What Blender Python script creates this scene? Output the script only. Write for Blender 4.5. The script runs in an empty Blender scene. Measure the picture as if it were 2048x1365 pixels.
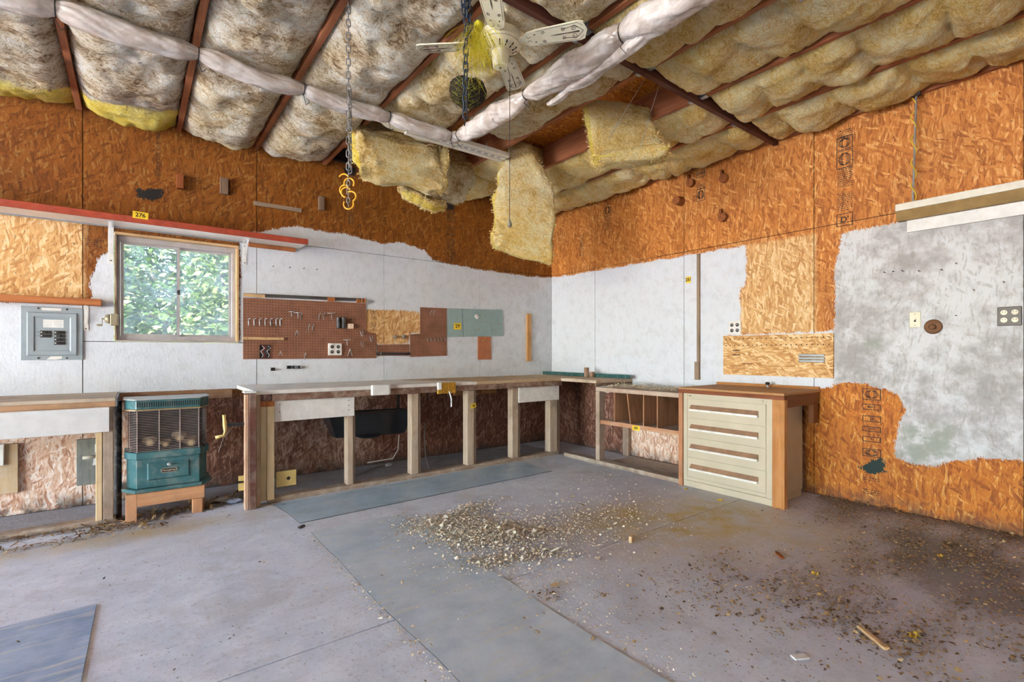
import bpy, bmesh, math, random
import numpy as np
from mathutils import Vector, Matrix, noise as mnoise
random.seed(7); RNG = np.random.default_rng(11)
S = bpy.context.scene; COL = S.collection

# ------------------------------------------------------------------ camera
# room axes: corner of the two walls is the origin, back wall = plane y 0, right wall = plane x 0, floor = z 0
F, CX, CY = 988.526, 1024.0, 706.0
CAM = np.array([-4.4823, -4.9951, 1.17])
FW = np.array([.60646919, .79510699, 0]); RT = np.array([.79510699, -.60646919, 0])
cd = bpy.data.cameras.new('camera'); cam = bpy.data.objects.new('camera', cd); COL.objects.link(cam)
cd.sensor_width = 36; cd.lens = F * 36 / 2048; cd.shift_y = (CY - 682.5) / 2048; cd.clip_start = .05
cam.location = CAM; cam.rotation_euler = (math.pi / 2, 0, math.atan2(FW[1], FW[0]) - math.pi / 2)
S.camera = cam
# survey helpers: where a sight line meets a known plane of the room (back-wall-parallel, side-wall-parallel, level)
def ray(px, py): return FW + RT * ((px - CX) / F) + np.array([0, 0, -(py - CY) / F])
def A(px, py, y=0.): d = ray(px, py); return CAM + d * ((y - CAM[1]) / d[1])
def B(px, py, x=0.): d = ray(px, py); return CAM + d * ((x - CAM[0]) / d[0])
def G(px, py, z=0.): d = ray(px, py); return CAM + d * ((z - CAM[2]) / d[2])

# ------------------------------------------------------------------ light
w = bpy.data.worlds.new('world'); S.world = w; w.use_nodes = True
wn = w.node_tree; wn.nodes.clear()
wo = wn.nodes.new('ShaderNodeOutputWorld'); wb = wn.nodes.new('ShaderNodeBackground'); sk = wn.nodes.new('ShaderNodeTexSky')
sk.sky_type = 'NISHITA'; sk.sun_disc = False; sk.sun_elevation = math.radians(52); sk.sun_rotation = math.radians(215); sk.dust_density = 1.3; sk.air_density = 1.0
wb.inputs[1].default_value = .5
wn.links.new(sk.outputs[0], wb.inputs[0]); wn.links.new(wb.outputs[0], wo.inputs[0])
sd = bpy.data.lights.new('sun', 'SUN'); so = bpy.data.objects.new('sun', sd); COL.objects.link(so)
sd.energy = 10.0; sd.angle = math.radians(1.0); sd.color = (1, .97, .92)
so.rotation_euler = (math.radians(40), 0, math.radians(-25))
def portal(name, loc, rot, sx, sy):
    l = bpy.data.lights.new(name, 'AREA'); l.shape = 'RECTANGLE'; l.size = sx; l.size_y = sy; l.cycles.is_portal = True
    o = bpy.data.objects.new(name, l); COL.objects.link(o); o.location = loc; o.rotation_euler = rot
ROOM_X0, ROOM_Y0 = -12.2, -9.4
portal('portal_side_door', (ROOM_X0 - .05, -3.5, 1.4), (math.pi / 2, 0, -math.pi / 2), 5.6, 2.8)
portal('portal_window', (-4.178, .12, 1.69), (-math.pi / 2, 0, 0), .86, .85)
S.view_settings.view_transform = 'Standard'; S.view_settings.look = 'None'; S.view_settings.gamma = 1
S.view_settings.exposure = 3.55; S.view_settings.use_curve_mapping = False
S.cycles.use_denoising = True; S.cycles.max_bounces = 5; S.cycles.diffuse_bounces = 4; S.cycles.glossy_bounces = 2; S.cycles.transparent_max_bounces = 8
S.cycles.use_adaptive_sampling = True; S.cycles.adaptive_threshold = .07; S.cycles.caustics_reflective = False; S.cycles.caustics_refractive = False
S.cycles.sample_clamp_indirect = 8

# ------------------------------------------------------------------ materials
def C(r, g, b):
    f = lambda v: (v / 255 / 12.92) if v <= 10 else ((v / 255 + .055) / 1.055) ** 2.4
    return (f(r), f(g), f(b), 1)
class NT:
    def __init__(s, nt): s.t = nt
    def n(s, typ, ins=None, **pr):
        nd = s.t.nodes.new(typ)
        for k, v in pr.items(): setattr(nd, k, v)
        for k, v in (ins or {}).items(): s.put(nd.inputs[k], v)
        return nd
    def put(s, sock, v):
        if isinstance(v, bpy.types.NodeSocket): s.t.links.new(v, sock)
        else: sock.default_value = v
    def m(s, op, a, b=0., c=0., clamp=False):
        return s.n('ShaderNodeMath', {0: a, 1: b, 2: c}, operation=op, use_clamp=clamp).outputs[0]
    def mix(s, f, a, b, bt='MIX'):
        nd = s.n('ShaderNodeMix', data_type='RGBA', blend_type=bt, clamp_factor=True)
        s.put(nd.inputs[0], f); s.put(nd.inputs[6], a); s.put(nd.inputs[7], b); return nd.outputs[2]
    def fmix(s, f, a, b):
        nd = s.n('ShaderNodeMix', data_type='FLOAT', clamp_factor=True)
        s.put(nd.inputs[0], f); s.put(nd.inputs[2], a); s.put(nd.inputs[3], b); return nd.outputs[0]
    def ramp(s, f, stops):
        nd = s.n('ShaderNodeValToRGB', {0: f}); e = nd.color_ramp.elements
        while len(e) < len(stops): e.new(.5)
        for q, (p, c) in zip(e, stops): q.position = p; q.color = c
        return nd.outputs[0]
    def noise(s, vec, sc, det=4., rough=.55, dist=0.):
        return s.n('ShaderNodeTexNoise', {'Vector': vec, 'Scale': sc, 'Detail': det, 'Roughness': rough, 'Distortion': dist}).outputs[0]
    def map(s, vec, sc=(1, 1, 1), rot=(0, 0, 0), loc=(0, 0, 0)):
        return s.n('ShaderNodeMapping', {'Vector': vec, 'Scale': sc, 'Rotation': rot, 'Location': loc}).outputs[0]
    def attr(s, name): return s.n('ShaderNodeAttribute', attribute_name=name).outputs['Fac']
    def step(s, v, lo, hi): return s.n('ShaderNodeMapRange', {0: v, 1: lo, 2: hi, 3: 0., 4: 1.}, interpolation_type='SMOOTHSTEP').outputs[0]
def newmat(name):
    m = bpy.data.materials.new(name); m.use_nodes = True; t = NT(m.node_tree)
    p = m.node_tree.nodes['Principled BSDF']; return m, t, p
MATS = {}
def pm(name, col, rough=.6, metal=0., var=.12, sc=14., bump=0., bsc=60., spec=.5, dust=0.):
    """plain painted / metal / plastic surface with slight wear"""
    if name in MATS: return MATS[name]
    m, t, p = newmat(name); co = t.n('ShaderNodeTexCoord').outputs['Object']
    nz = t.noise(co, sc, 5.)
    c = t.mix(t.step(nz, .3, .75), tuple(x * (1 - var) for x in col[:3]) + (1,), tuple(min(1, x * (1 + var)) for x in col[:3]) + (1,))
    if dust: c = t.mix(t.m('MULTIPLY', t.step(t.noise(co, sc * 2.3, 6.), .45, .7), dust), c, C(190, 180, 165))
    t.put(p.inputs['Base Color'], c); p.inputs['Roughness'].default_value = rough; p.inputs['Metallic'].default_value = metal
    p.inputs['Specular IOR Level'].default_value = spec
    if bump:
        t.put(p.inputs['Normal'], t.n('ShaderNodeBump', {'Strength': bump, 'Distance': .004, 'Height': t.noise(co, bsc, 6.)}).outputs[0])
    MATS[name] = m; return m
def wood(name, ca, cb, axis='x', dust=.0, rough=.75, dcol=C(196, 184, 166)):
    key = name + axis
    if key in MATS: return MATS[key]
    m, t, p = newmat(key)
    co = t.n('ShaderNodeTexCoord').outputs['Object']; rnd = t.n('ShaderNodeObjectInfo').outputs['Random']
    off = t.n('ShaderNodeCombineXYZ', {0: t.m('MULTIPLY', rnd, 13.), 1: t.m('MULTIPLY', rnd, 7.), 2: t.m('MULTIPLY', rnd, 5.)}).outputs[0]
    v = t.n('ShaderNodeVectorMath', {0: co, 1: off}, operation='ADD').outputs[0]
    sc = {'x': (1.2, 28, 28), 'y': (28, 1.2, 28), 'z': (28, 28, 1.2)}[axis]
    g = t.noise(t.map(v, sc), 1., 5., .6, .6)
    fine = t.noise(t.map(v, tuple(x * 7 for x in sc)), 1., 3.)
    f = t.m('ADD', t.m('MULTIPLY', g, .8), t.m('MULTIPLY', fine, .25))
    c = t.ramp(f, [(.28, ca), (.5, tuple((a + b) / 2 for a, b in zip(ca, cb))), (.75, cb)])
    blot = t.noise(v, 3.5, 4.)
    c = t.mix(t.m('MULTIPLY', t.step(blot, .52, .75), .5), c, tuple(x * .45 for x in ca[:3]) + (1,))
    if dust: c = t.mix(t.m('MULTIPLY', t.step(t.noise(v, 9., 7., .7), .42, .68), dust), c, dcol)
    t.put(p.inputs['Base Color'], c); p.inputs['Roughness'].default_value = rough; p.inputs['Specular IOR Level'].default_value = .25
    t.put(p.inputs['Normal'], t.n('ShaderNodeBump', {'Strength': .5, 'Distance': .003, 'Height': f}).outputs[0])
    MATS[key] = m; return m
# flake pattern of strand board: layers of long voronoi cells lying over each other
def osb_group():
    ng = bpy.data.node_groups.new('strand_flakes', 'ShaderNodeTree'); t = NT(ng)
    ng.interface.new_socket('Vector', in_out='INPUT', socket_type='NodeSocketVector')
    for o in ('Tone', 'Height', 'Speck'): ng.interface.new_socket(o, in_out='OUTPUT', socket_type='NodeSocketFloat')
    gi = ng.nodes.new('NodeGroupInput'); go = ng.nodes.new('NodeGroupOutput'); v0 = gi.outputs[0]
    wv = t.n('ShaderNodeTexNoise', {'Vector': v0, 'Scale': 6., 'Detail': 2.}, noise_dimensions='2D').outputs['Color']
    wv = t.n('ShaderNodeVectorMath', {0: wv, 1: (.5, .5, .5)}, operation='SUBTRACT').outputs[0]
    v0 = t.n('ShaderNodeVectorMath', {0: wv, 1: (.045, .045, .045), 2: v0}, operation='MULTIPLY_ADD').outputs[0]
    tone = .45; hgt = .3
    for i, (ang, wd, ln, thr) in enumerate([(8, .026, .15, -1), (-17, .018, .12, .45), (26, .017, .11, .55), (-3, .012, .10, .55), (58, .016, .07, .8)]):
        r = t.map(v0, rot=(0, 0, math.radians(ang)), loc=(i * 3.7, i * 1.3, 0))
        q = t.map(r, sc=(1 / wd, 1 / ln, 1))
        vo = t.n('ShaderNodeTexVoronoi', {'Vector': q, 'Scale': 1., 'Randomness': 1.}, voronoi_dimensions='2D')
        sp = t.n('ShaderNodeSeparateColor', {0: vo.outputs['Color']})
        tn = sp.outputs[0]
        if thr < 0: tone = tn
        else:
            mk = t.m('GREATER_THAN', sp.outputs[1], thr)
            tone = t.fmix(mk, tone, tn)
    spk = t.n('ShaderNodeTexNoise', {'Vector': t.map(v0, sc=(75, 24, 1), rot=(0, 0, .3)), 'Scale': 1., 'Detail': 3.}, noise_dimensions='2D').outputs[0]
    tone = t.m('MULTIPLY_ADD', t.m('SUBTRACT', spk, .5), 1.1, tone); hgt = spk
    for s, val in zip(('Tone', 'Height', 'Speck'), (tone, hgt, t.step(spk, .66, .74))): ng.links.new(val, go.inputs[s])
    return ng
OSBG = osb_group()
def planar(t, plane):
    pos = t.n('ShaderNodeNewGeometry').outputs['Position']; s = t.n('ShaderNodeSeparateXYZ', {0: pos}).outputs
    a, b = {'A': (0, 2), 'B': (1, 2), 'H': (1, 0), 'Bh': (2, 1)}[plane]
    return t.n('ShaderNodeCombineXYZ', {0: s[a], 1: s[b], 2: 0.}).outputs[0]
R_DARK = [(.0, C(150, 80, 20)), (.25, C(176, 98, 26)), (.55, C(192, 112, 30)), (.88, C(204, 126, 40)), (.98, C(212, 142, 60)), (1., C(220, 160, 84))]
R_TAN = [(.0, C(184, 130, 74)), (.3, C(204, 154, 96)), (.6, C(216, 172, 114)), (1., C(238, 208, 160))]
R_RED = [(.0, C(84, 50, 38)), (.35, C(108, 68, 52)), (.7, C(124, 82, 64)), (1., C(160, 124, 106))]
R_PALE = [(.0, C(180, 128, 100)), (.3, C(214, 172, 142)), (.6, C(226, 196, 172)), (1., C(240, 226, 214))]
def osb(name, plane, ramp):
    if name in MATS: return MATS[name]
    m, t, p = newmat(name); g = t.n('ShaderNodeGroup', node_tree=OSBG); t.put(g.inputs[0], planar(t, plane))
    c = t.ramp(g.outputs[0], ramp); c = t.mix(t.m('MULTIPLY', g.outputs[2], .55), c, tuple(x * .3 for x in ramp[0][1][:3]) + (1,))
    t.put(p.inputs['Base Color'], c); p.inputs['Roughness'].default_value = .7; p.inputs['Specular IOR Level'].default_value = .3
    MATS[name] = m; return m
def wallmat(name, plane, smear, tint=1.):
    m, t, p = newmat(name); uv = planar(t, plane)
    g = t.n('ShaderNodeGroup', node_tree=OSBG); t.put(g.inputs[0], uv)
    tone = g.outputs[0]
    big = t.n('ShaderNodeTexNoise', {'Vector': uv, 'Scale': 1.6, 'Detail': 4.}, noise_dimensions='2D').outputs[0]
    med = t.n('ShaderNodeTexNoise', {'Vector': uv, 'Scale': 9., 'Detail': 6., 'Roughness': .65}, noise_dimensions='2D').outputs[0]
    fin = t.n('ShaderNodeTexNoise', {'Vector': t.map(uv, sc=(150, 42, 1)), 'Scale': 1., 'Detail': 3.}, noise_dimensions='2D').outputs[0]
    c = t.ramp(tone, [(q, tuple(x * tint for x in k[:3]) + (1,)) for q, k in R_DARK])
    c = t.mix(t.m('MULTIPLY', t.step(big, .45, .7), .35), c, t.ramp(tone, [(q, tuple(x * .62 * tint for x in k[:3]) + (1,)) for q, k in R_DARK]))
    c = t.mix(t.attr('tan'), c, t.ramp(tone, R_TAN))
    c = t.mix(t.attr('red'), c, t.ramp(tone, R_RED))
    c = t.mix(t.m('MULTIPLY', t.attr('pale'), t.step(t.m('ADD', t.attr('pale'), med), .7, 1.3)), c, t.ramp(tone, R_PALE))
    c = t.mix(t.m('MULTIPLY', g.outputs[2], .6), c, C(50, 24, 12))
    # brushed paint with a ragged edge
    jit = t.m('ADD', t.m('MULTIPLY', t.m('SUBTRACT', med, .5), .07), t.m('MULTIPLY', t.m('SUBTRACT', fin, .5), .05))
    pmk = t.step(t.m('ADD', t.attr('paint'), jit), -.004, .006)
    scr = t.n('ShaderNodeTexNoise', {'Vector': t.map(uv, sc=(70, 26, 1), rot=(0, 0, .5)), 'Scale': 1., 'Detail': 5., 'Roughness': .7}, noise_dimensions='2D').outputs[0]
    white = t.mix(t.m('MULTIPLY', t.step(med, .45, .75), .4), C(214, 218, 224), C(188, 190, 192))
    grey = t.mix(t.step(t.m('ADD', t.m('MULTIPLY', big, .6), t.m('MULTIPLY', med, .5)), .42, .68), C(210, 211, 211), C(164, 160, 157))
    pc = t.mix(t.attr('grey'), white, grey)
    pc = t.mix(t.m('MULTIPLY', t.step(tone, .62, 1.1), t.m('MULTIPLY_ADD', t.attr('grey'), .35, .12)), pc, C(150, 140, 130))
    pc = t.mix(t.m('MULTIPLY', t.step(scr, .68, .78), .5), pc, C(120, 105, 92))
    pc = t.mix(t.m('MULTIPLY', t.attr('green'), t.step(med, .3, .6)), pc, C(150, 156, 140))
    c = t.mix(pmk, c, pc)
    sm = t.step(t.m('ADD', t.attr('smear'), jit), 0., .008)
    c = t.mix(sm, c, smear)
    c = t.mix(t.m('MULTIPLY', t.attr('dirt'), t.step(med, .3, .6)), c, C(70, 60, 52))
    t.put(p.inputs['Base Color'], c); t.put(p.inputs['Roughness'], t.fmix(pmk, .62, .55)); p.inputs['Specular IOR Level'].default_value = .35
    h = scr
    t.put(p.inputs['Normal'], t.n('ShaderNodeBump', {'Strength': .4, 'Distance': .004, 'Height': h}).outputs[0])
    return m
def fibermat(name):
    m, t, p = newmat(name); co = t.n('ShaderNodeNewGeometry').outputs['Position']
    n1 = t.noise(co, 5., 5., .6); n2 = t.noise(t.map(co, sc=(22, 34, 26)), 1., 6., .7, 1.2); n3 = t.noise(t.map(co, sc=(60, 130, 90), rot=(.3, .2, .7)), 1., 5., .7, 1.5)
    gr = t.attr('grime'); ye = t.attr('yel')
    f = t.m('ADD', t.m('MULTIPLY', n1, .40), t.m('ADD', t.m('MULTIPLY', n2, .45), t.m('MULTIPLY', n3, .32)))
    clean = t.ramp(f, [(.41, C(132, 94, 40)), (.47, C(226, 178, 88)), (.55, C(246, 212, 128)), (.68, C(254, 240, 188))])
    dirty = t.ramp(f, [(.44, C(98, 72, 50)), (.515, C(180, 150, 112)), (.57, C(230, 210, 174)), (.65, C(252, 246, 230))])
    yel = t.ramp(f, [(.38, C(196, 152, 40)), (.54, C(240, 208, 76)), (.70, C(252, 236, 148))])
    c = t.mix(gr, clean, dirty); c = t.mix(t.step(t.m('ADD', ye, t.m('MULTIPLY', t.m('SUBTRACT', n2, .5), .9)), .35, .65), c, yel)
    c = t.mix(t.m('MULTIPLY', t.step(n3, .62, .74), t.m('MULTIPLY_ADD', gr, .35, .25)), c, C(84, 62, 40))
    t.put(p.inputs['Base Color'], c); p.inputs['Roughness'].default_value = .95; p.inputs['Specular IOR Level'].default_value = .1
    h = t.m('ADD', n2, t.m('MULTIPLY', n3, .45))
    t.put(p.inputs['Normal'], t.n('ShaderNodeBump', {'Strength': .9, 'Distance': .03, 'Height': h}).outputs[0])
    return m
FIBER = fibermat('glass_fibre')
def plasticmat():
    m, t, p = newmat('plastic_sheet'); co = t.n('ShaderNodeNewGeometry').outputs['Position']
    n = t.noise(co, 7., 5., .6, .8)
    p.inputs['Base Color'].default_value = C(216, 205, 196); p.inputs['Roughness'].default_value = .14
    t.put(p.inputs['Base Color'], t.mix(t.step(n, .35, .7), C(196, 180, 164), C(242, 234, 224)))
    t.put(p.inputs['Normal'], t.n('ShaderNodeBump', {'Strength': .45, 'Distance': .02, 'Height': t.noise(t.map(co, sc=(9, 15, 15), rot=(.4, .3, .5)), 1., 1., .5, 1.2)}).outputs[0])
    tr = t.n('ShaderNodeBsdfTransparent', {0: (.93, .91, .88, 1)}); mx = t.n('ShaderNodeMixShader', {0: .16, 1: p.outputs[0], 2: tr.outputs[0]})
    m.node_tree.links.new(mx.outputs[0], m.node_tree.nodes['Material Output'].inputs[0]); return m
def glassmat():
    m, t, p = newmat('dusty_glass'); co = t.n('ShaderNodeNewGeometry').outputs['Position']
    n = t.noise(co, 6., 6., .7); s = t.n('ShaderNodeSeparateXYZ', {0: co}).outputs
    tr = t.n('ShaderNodeBsdfTransparent', {0: (.44, .46, .45, 1)}); gl = t.n('ShaderNodeBsdfGlossy', {'Roughness': .02}); df = t.n('ShaderNodeBsdfTranslucent', {0: (.8, .85, .9, 1)})
    a = t.n('ShaderNodeMixShader', {0: .05, 1: tr.outputs[0], 2: gl.outputs[0]})
    b = t.n('ShaderNodeMixShader', {0: t.m('MULTIPLY_ADD', t.step(n, .35, .8), .06, .02), 1: a.outputs[0], 2: df.outputs[0]})
    m.node_tree.links.new(b.outputs[0], m.node_tree.nodes['Material Output'].inputs[0]); return m
def floormat():
    m, t, p = newmat('concrete'); co = t.n('ShaderNodeNewGeometry').outputs['Position']
    n1 = t.noise(co, 1.1, 5., .6); n2 = t.noise(co, 6., 8., .65, .3); n3 = t.noise(co, 55., 6., .7); st = t.noise(t.map(co, sc=(3, 26, 1), rot=(0, 0, .55)), 1., 5., .6)
    c = t.mix(t.step(n2, .3, .7), C(202, 209, 221), C(224, 230, 240)); c = t.mix(t.m('MULTIPLY', t.step(n1, .4, .65), .5), c, C(208, 211, 220))
    c = t.mix(t.m('MULTIPLY', t.step(st, .5, .68), .10), c, C(166, 162, 162)); c = t.mix(t.m('MULTIPLY', t.step(t.noise(co, 2.6, 7., .7, .6), .48, .66), .35), c, C(160, 154, 148)); c = t.mix(t.m('MULTIPLY', t.step(t.noise(co, 24., 5., .7), .54, .68), .4), c, C(168, 165, 166))
    pu = t.m('MULTIPLY', t.attr('purple'), t.m('MULTIPLY_ADD', t.step(st, .35, .65), .6, .4)); c = t.mix(pu, c, t.mix(t.step(st, .4, .62), C(158, 142, 156), C(202, 194, 208)))
    c = t.mix(t.m('MULTIPLY', t.attr('yellow'), t.m('MULTIPLY_ADD', t.step(n2, .3, .65), .7, .3)), c, C(186, 160, 100))
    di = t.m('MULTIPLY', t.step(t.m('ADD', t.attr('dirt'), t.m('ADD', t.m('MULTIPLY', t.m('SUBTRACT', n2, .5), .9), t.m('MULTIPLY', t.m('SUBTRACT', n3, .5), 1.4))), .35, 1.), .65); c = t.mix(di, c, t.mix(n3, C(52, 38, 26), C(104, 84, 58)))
    c = t.mix(t.m('MULTIPLY', t.step(n3, .57, .68), .6), c, C(118, 112, 106)); c = t.mix(t.m('MULTIPLY', t.step(n3, .3, .22), .5), c, C(214, 212, 206))
    t.put(p.inputs['Base Color'], c); t.put(p.inputs['Roughness'], t.m('MULTIPLY_ADD', n2, .35, .42)); p.inputs['Specular IOR Level'].default_value = .35
    t.put(p.inputs['Normal'], t.n('ShaderNodeBump', {'Strength': .35, 'Distance': .006, 'Height': t.m('MULTIPLY_ADD', n3, .5, n2)}).outputs[0]); return m
def matmat(name, ca, cb, ang):
    m, t, p = newmat(name); co = t.n('ShaderNodeNewGeometry').outputs['Position']
    st = t.noise(t.map(co, sc=(3.5, 30, 1), rot=(0, 0, ang)), 1., 6., .65, .4); n2 = t.noise(co, 4., 7., .65); n3 = t.noise(co, 90., 4., .7)
    c = t.mix(t.step(n2, .3, .68), ca, cb); c = t.mix(t.m('MULTIPLY', t.step(st, .53, .66), .75), c, C(206, 206, 198))
    c = t.mix(t.m('MULTIPLY', t.step(n3, .62, .75), .5), c, C(190, 186, 176)); c = t.mix(t.m('MULTIPLY', t.step(n3, .36, .28), .4), c, C(84, 88, 88))
    t.put(p.inputs['Base Color'], c); t.put(p.inputs['Roughness'], t.m('MULTIPLY_ADD', n2, .4, .15))
    t.put(p.inputs['Normal'], t.n('ShaderNodeBump', {'Strength': .25, 'Distance': .004, 'Height': t.m('ADD', st, n2)}).outputs[0]); return m
def pegmat():
    m, t, p = newmat('pegboard_brown'); uv = planar(t, 'A'); co = t.n('ShaderNodeNewGeometry').outputs['Position']
    gx = t.n('ShaderNodeVectorMath', {0: uv, 1: (.0254, .0254, 1)}, operation='DIVIDE').outputs[0]
    fr = t.n('ShaderNodeVectorMath', {0: gx}, operation='FRACTION').outputs[0]
    d = t.n('ShaderNodeVectorMath', {0: fr, 1: (.5, .5, 0)}, operation='DISTANCE').outputs['Value']
    hole = t.step(d, .17, .12); n = t.noise(co, 6., 6., .65)
    c = t.mix(t.step(n, .3, .7), C(124, 82, 60), C(150, 100, 76)); c = t.mix(hole, c, C(30, 18, 12))
    t.put(p.inputs['Base Color'], c); p.inputs['Roughness'].default_value = .6
    t.put(p.inputs['Normal'], t.n('ShaderNodeBump', {'Strength': .6, 'Distance': .004, 'Height': t.m('SUBTRACT', 1., hole)}).outputs[0]); return m
M_PEG = pegmat(); M_PLASTIC = plasticmat(); M_GLASS = glassmat(); M_FLOOR = floormat()
M_WA = wallmat('strand_board_back', 'A', C(34, 32, 32), .5); M_WB = wallmat('strand_board_right', 'B', C(26, 46, 40))  # back wall's bare board colours scaled darker than the right wall's
M_WHITE = pm('white_paint', C(228, 226, 220), .5, var=.08, bump=.15, dust=.15)
M_BLACK = pm('black_print', C(32, 26, 22), .7); M_DARK = pm('dark_void', C(40, 32, 28), .9)
M_STEEL = pm('galvanised', C(186, 190, 194), .35, .8, .2, 30); M_IRON = pm('dark_iron', C(52, 50, 52), .5, .5, dust=.2)
M_YTAG = pm('yellow_paper', C(236, 200, 40), .6, var=.1); M_CREAM = pm('cream_enamel', C(226, 218, 188), .4, var=.06, dust=.15)
PINE = (C(176, 134, 88), C(222, 188, 142)); ORANGE = (C(142, 78, 42), C(196, 126, 76)); WEATH = (C(120, 98, 80), C(178, 158, 138)); RED = (C(66, 38, 32), C(120, 78, 62)); JOIST = (C(130, 74, 46), C(184, 118, 78))

# ------------------------------------------------------------------ mesh helpers
OFF = {}
def link(o, parent=None):
    COL.objects.link(o)
    if parent: o.parent = parent
    return o
def tag(o, label=None, cat=None, group=None, kind=None):
    if label: o['label'] = label
    if cat: o['category'] = cat
    if group: o['group'] = group
    if kind: o['kind'] = kind
    return o
def thing(name, label, cat, loc, group=None, kind=None):
    o = bpy.data.objects.new(name, None); o.empty_display_size = .05; link(o); o.location = loc; OFF[o] = Vector(loc)
    return tag(o, label, cat, group, kind)
class MB:
    def __init__(s): s.v = []; s.f = []
    def add(s, vs, fs):
        k = len(s.v); s.v += [tuple(map(float, q)) for q in vs]; s.f += [tuple(i + k for i in q) for q in fs]; return s
    def box(s, x0, x1, y0, y1, z0, z1):
        return s.add([(x, y, z) for x in (x0, x1) for y in (y0, y1) for z in (z0, z1)], [(0, 1, 3, 2), (4, 6, 7, 5), (0, 4, 5, 1), (2, 3, 7, 6), (0, 2, 6, 4), (1, 5, 7, 3)])
    def obox(s, c, ax, ay, az):
        c, ax, ay, az = map(Vector, (c, ax, ay, az))
        return s.add([c + i * ax + j * ay + k * az for i in (-1, 1) for j in (-1, 1) for k in (-1, 1)], [(0, 1, 3, 2), (4, 6, 7, 5), (0, 4, 5, 1), (2, 3, 7, 6), (0, 2, 6, 4), (1, 5, 7, 3)])
    def beam(s, p0, p1, up, wd, ht):
        p0, p1, up = Vector(p0), Vector(p1), Vector(up); d = (p1 - p0); sdv = d.cross(up).normalized(); u = sdv.cross(d).normalized()
        return s.obox((p0 + p1) / 2, d / 2, sdv * wd / 2, u * ht / 2)
    def prism(s, pts, d):
        n = len(pts); d = Vector(d); p = [Vector(q) for q in pts]
        return s.add(p + [q + d for q in p], [tuple(range(n))[::-1], tuple(range(n, 2 * n))] + [(i, (i + 1) % n, n + (i + 1) % n, n + i) for i in range(n)])
    def tube(s, pts, r, n=8, closed=False, cap=True):
        P = [Vector(p) for p in pts]; m = len(P); rs = r if hasattr(r, '__len__') else [r] * m; k0 = len(s.v); up = None
        for i, p in enumerate(P):
            a = P[i - 1] if (i > 0 or closed) else P[i]; b = P[(i + 1) % m] if (i < m - 1 or closed) else P[i]
            d = (b - a).normalized()
            if up is None: up = d.orthogonal().normalized()
            up = (up - d * up.dot(d)).normalized(); sdv = d.cross(up)
            for j in range(n):
                t = 2 * math.pi * j / n; s.v.append(tuple(p + (up * math.cos(t) + sdv * math.sin(t)) * rs[i]))
        for i in range(m if closed else m - 1):
            for j in range(n):
                a = k0 + i * n + j; b = k0 + i * n + (j + 1) % n; q = k0 + ((i + 1) % m) * n
                s.f.append((a, b, q + (j + 1) % n, q + j))
        if cap and not closed: s.f.append(tuple(k0 + j for j in range(n))[::-1]); s.f.append(tuple(k0 + (m - 1) * n + j for j in range(n)))
        return s
    def cyl(s, p0, p1, r, n=16): return s.tube([p0, p1], r, n)
    def lathe(s, o, ax, prof, n=28):
        o, ax = Vector(o), Vector(ax).normalized(); u = ax.orthogonal().normalized(); v = ax.cross(u); k0 = len(s.v)
        for h, r in prof:
            for j in range(n):
                t = 2 * math.pi * j / n; s.v.append(tuple(o + ax * h + (u * math.cos(t) + v * math.sin(t)) * max(r, 1e-4)))
        for i in range(len(prof) - 1):
            for j in range(n):
                a = k0 + i * n + j; b = k0 + i * n + (j + 1) % n; s.f.append((a, b, b + n, a + n))
        s.f.append(tuple(k0 + j for j in range(n))[::-1]); s.f.append(tuple(k0 + (len(prof) - 1) * n + j for j in range(n))); return s
    def build(s, name, mat, parent=None, bevel=0., smooth=False, attrs=None):
        off = Vector((0, 0, 0)); q = parent
        while q is not None: off = off + OFF.get(q, Vector((0, 0, 0))); q = q.parent
        me = bpy.data.meshes.new(name); me.from_pydata([tuple(Vector(v) - off) for v in s.v], [], s.f); me.materials.append(mat)
        if not smooth or bevel == 0: pass
        if smooth: me.polygons.foreach_set('use_smooth', [True] * len(me.polygons))
        bm = bmesh.new(); bm.from_mesh(me); bmesh.ops.recalc_face_normals(bm, faces=bm.faces)
        if bevel: bmesh.ops.bevel(bm, geom=bm.edges[:], offset=bevel, segments=1, affect='EDGES', clamp_overlap=True)
        bm.to_mesh(me); bm.free()
        for k, v in (attrs or {}).items():
            a = me.attributes.new(k, 'FLOAT', 'POINT'); a.data.foreach_set('value', np.asarray(v, dtype=np.float32))
        o = bpy.data.objects.new(name, me); return link(o, parent)
def box(name, mat, b, parent=None, bevel=.002): return MB().box(*b).build(name, mat, parent, bevel)
def text(s, size, origin, right, up, mat, parent, name='lettering', align='CENTER'):
    cu = bpy.data.curves.new('t', 'FONT'); cu.body = s; cu.size = size; cu.align_x = align; cu.align_y = 'CENTER'; cu.resolution_u = 3; cu.offset = size * .018; cu.extrude = .0004 / max(size, .01) * size
    o = bpy.data.objects.new('t', cu); COL.objects.link(o); dg = bpy.context.evaluated_depsgraph_get()
    me = bpy.data.meshes.new_from_object(o.evaluated_get(dg)); r, u = Vector(right).normalized(), Vector(up).normalized(); n = r.cross(u)
    off = Vector((0, 0, 0)); q = parent
    while q is not None: off = off + OFF.get(q, Vector((0, 0, 0))); q = q.parent
    for v in me.vertices: v.co = Vector(origin) + r * v.co.x + u * v.co.y + n * v.co.z - off
    me.materials.clear(); me.materials.append(mat); bpy.data.objects.remove(o); bpy.data.curves.remove(cu)
    return link(bpy.data.objects.new(name, me), parent)
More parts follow.
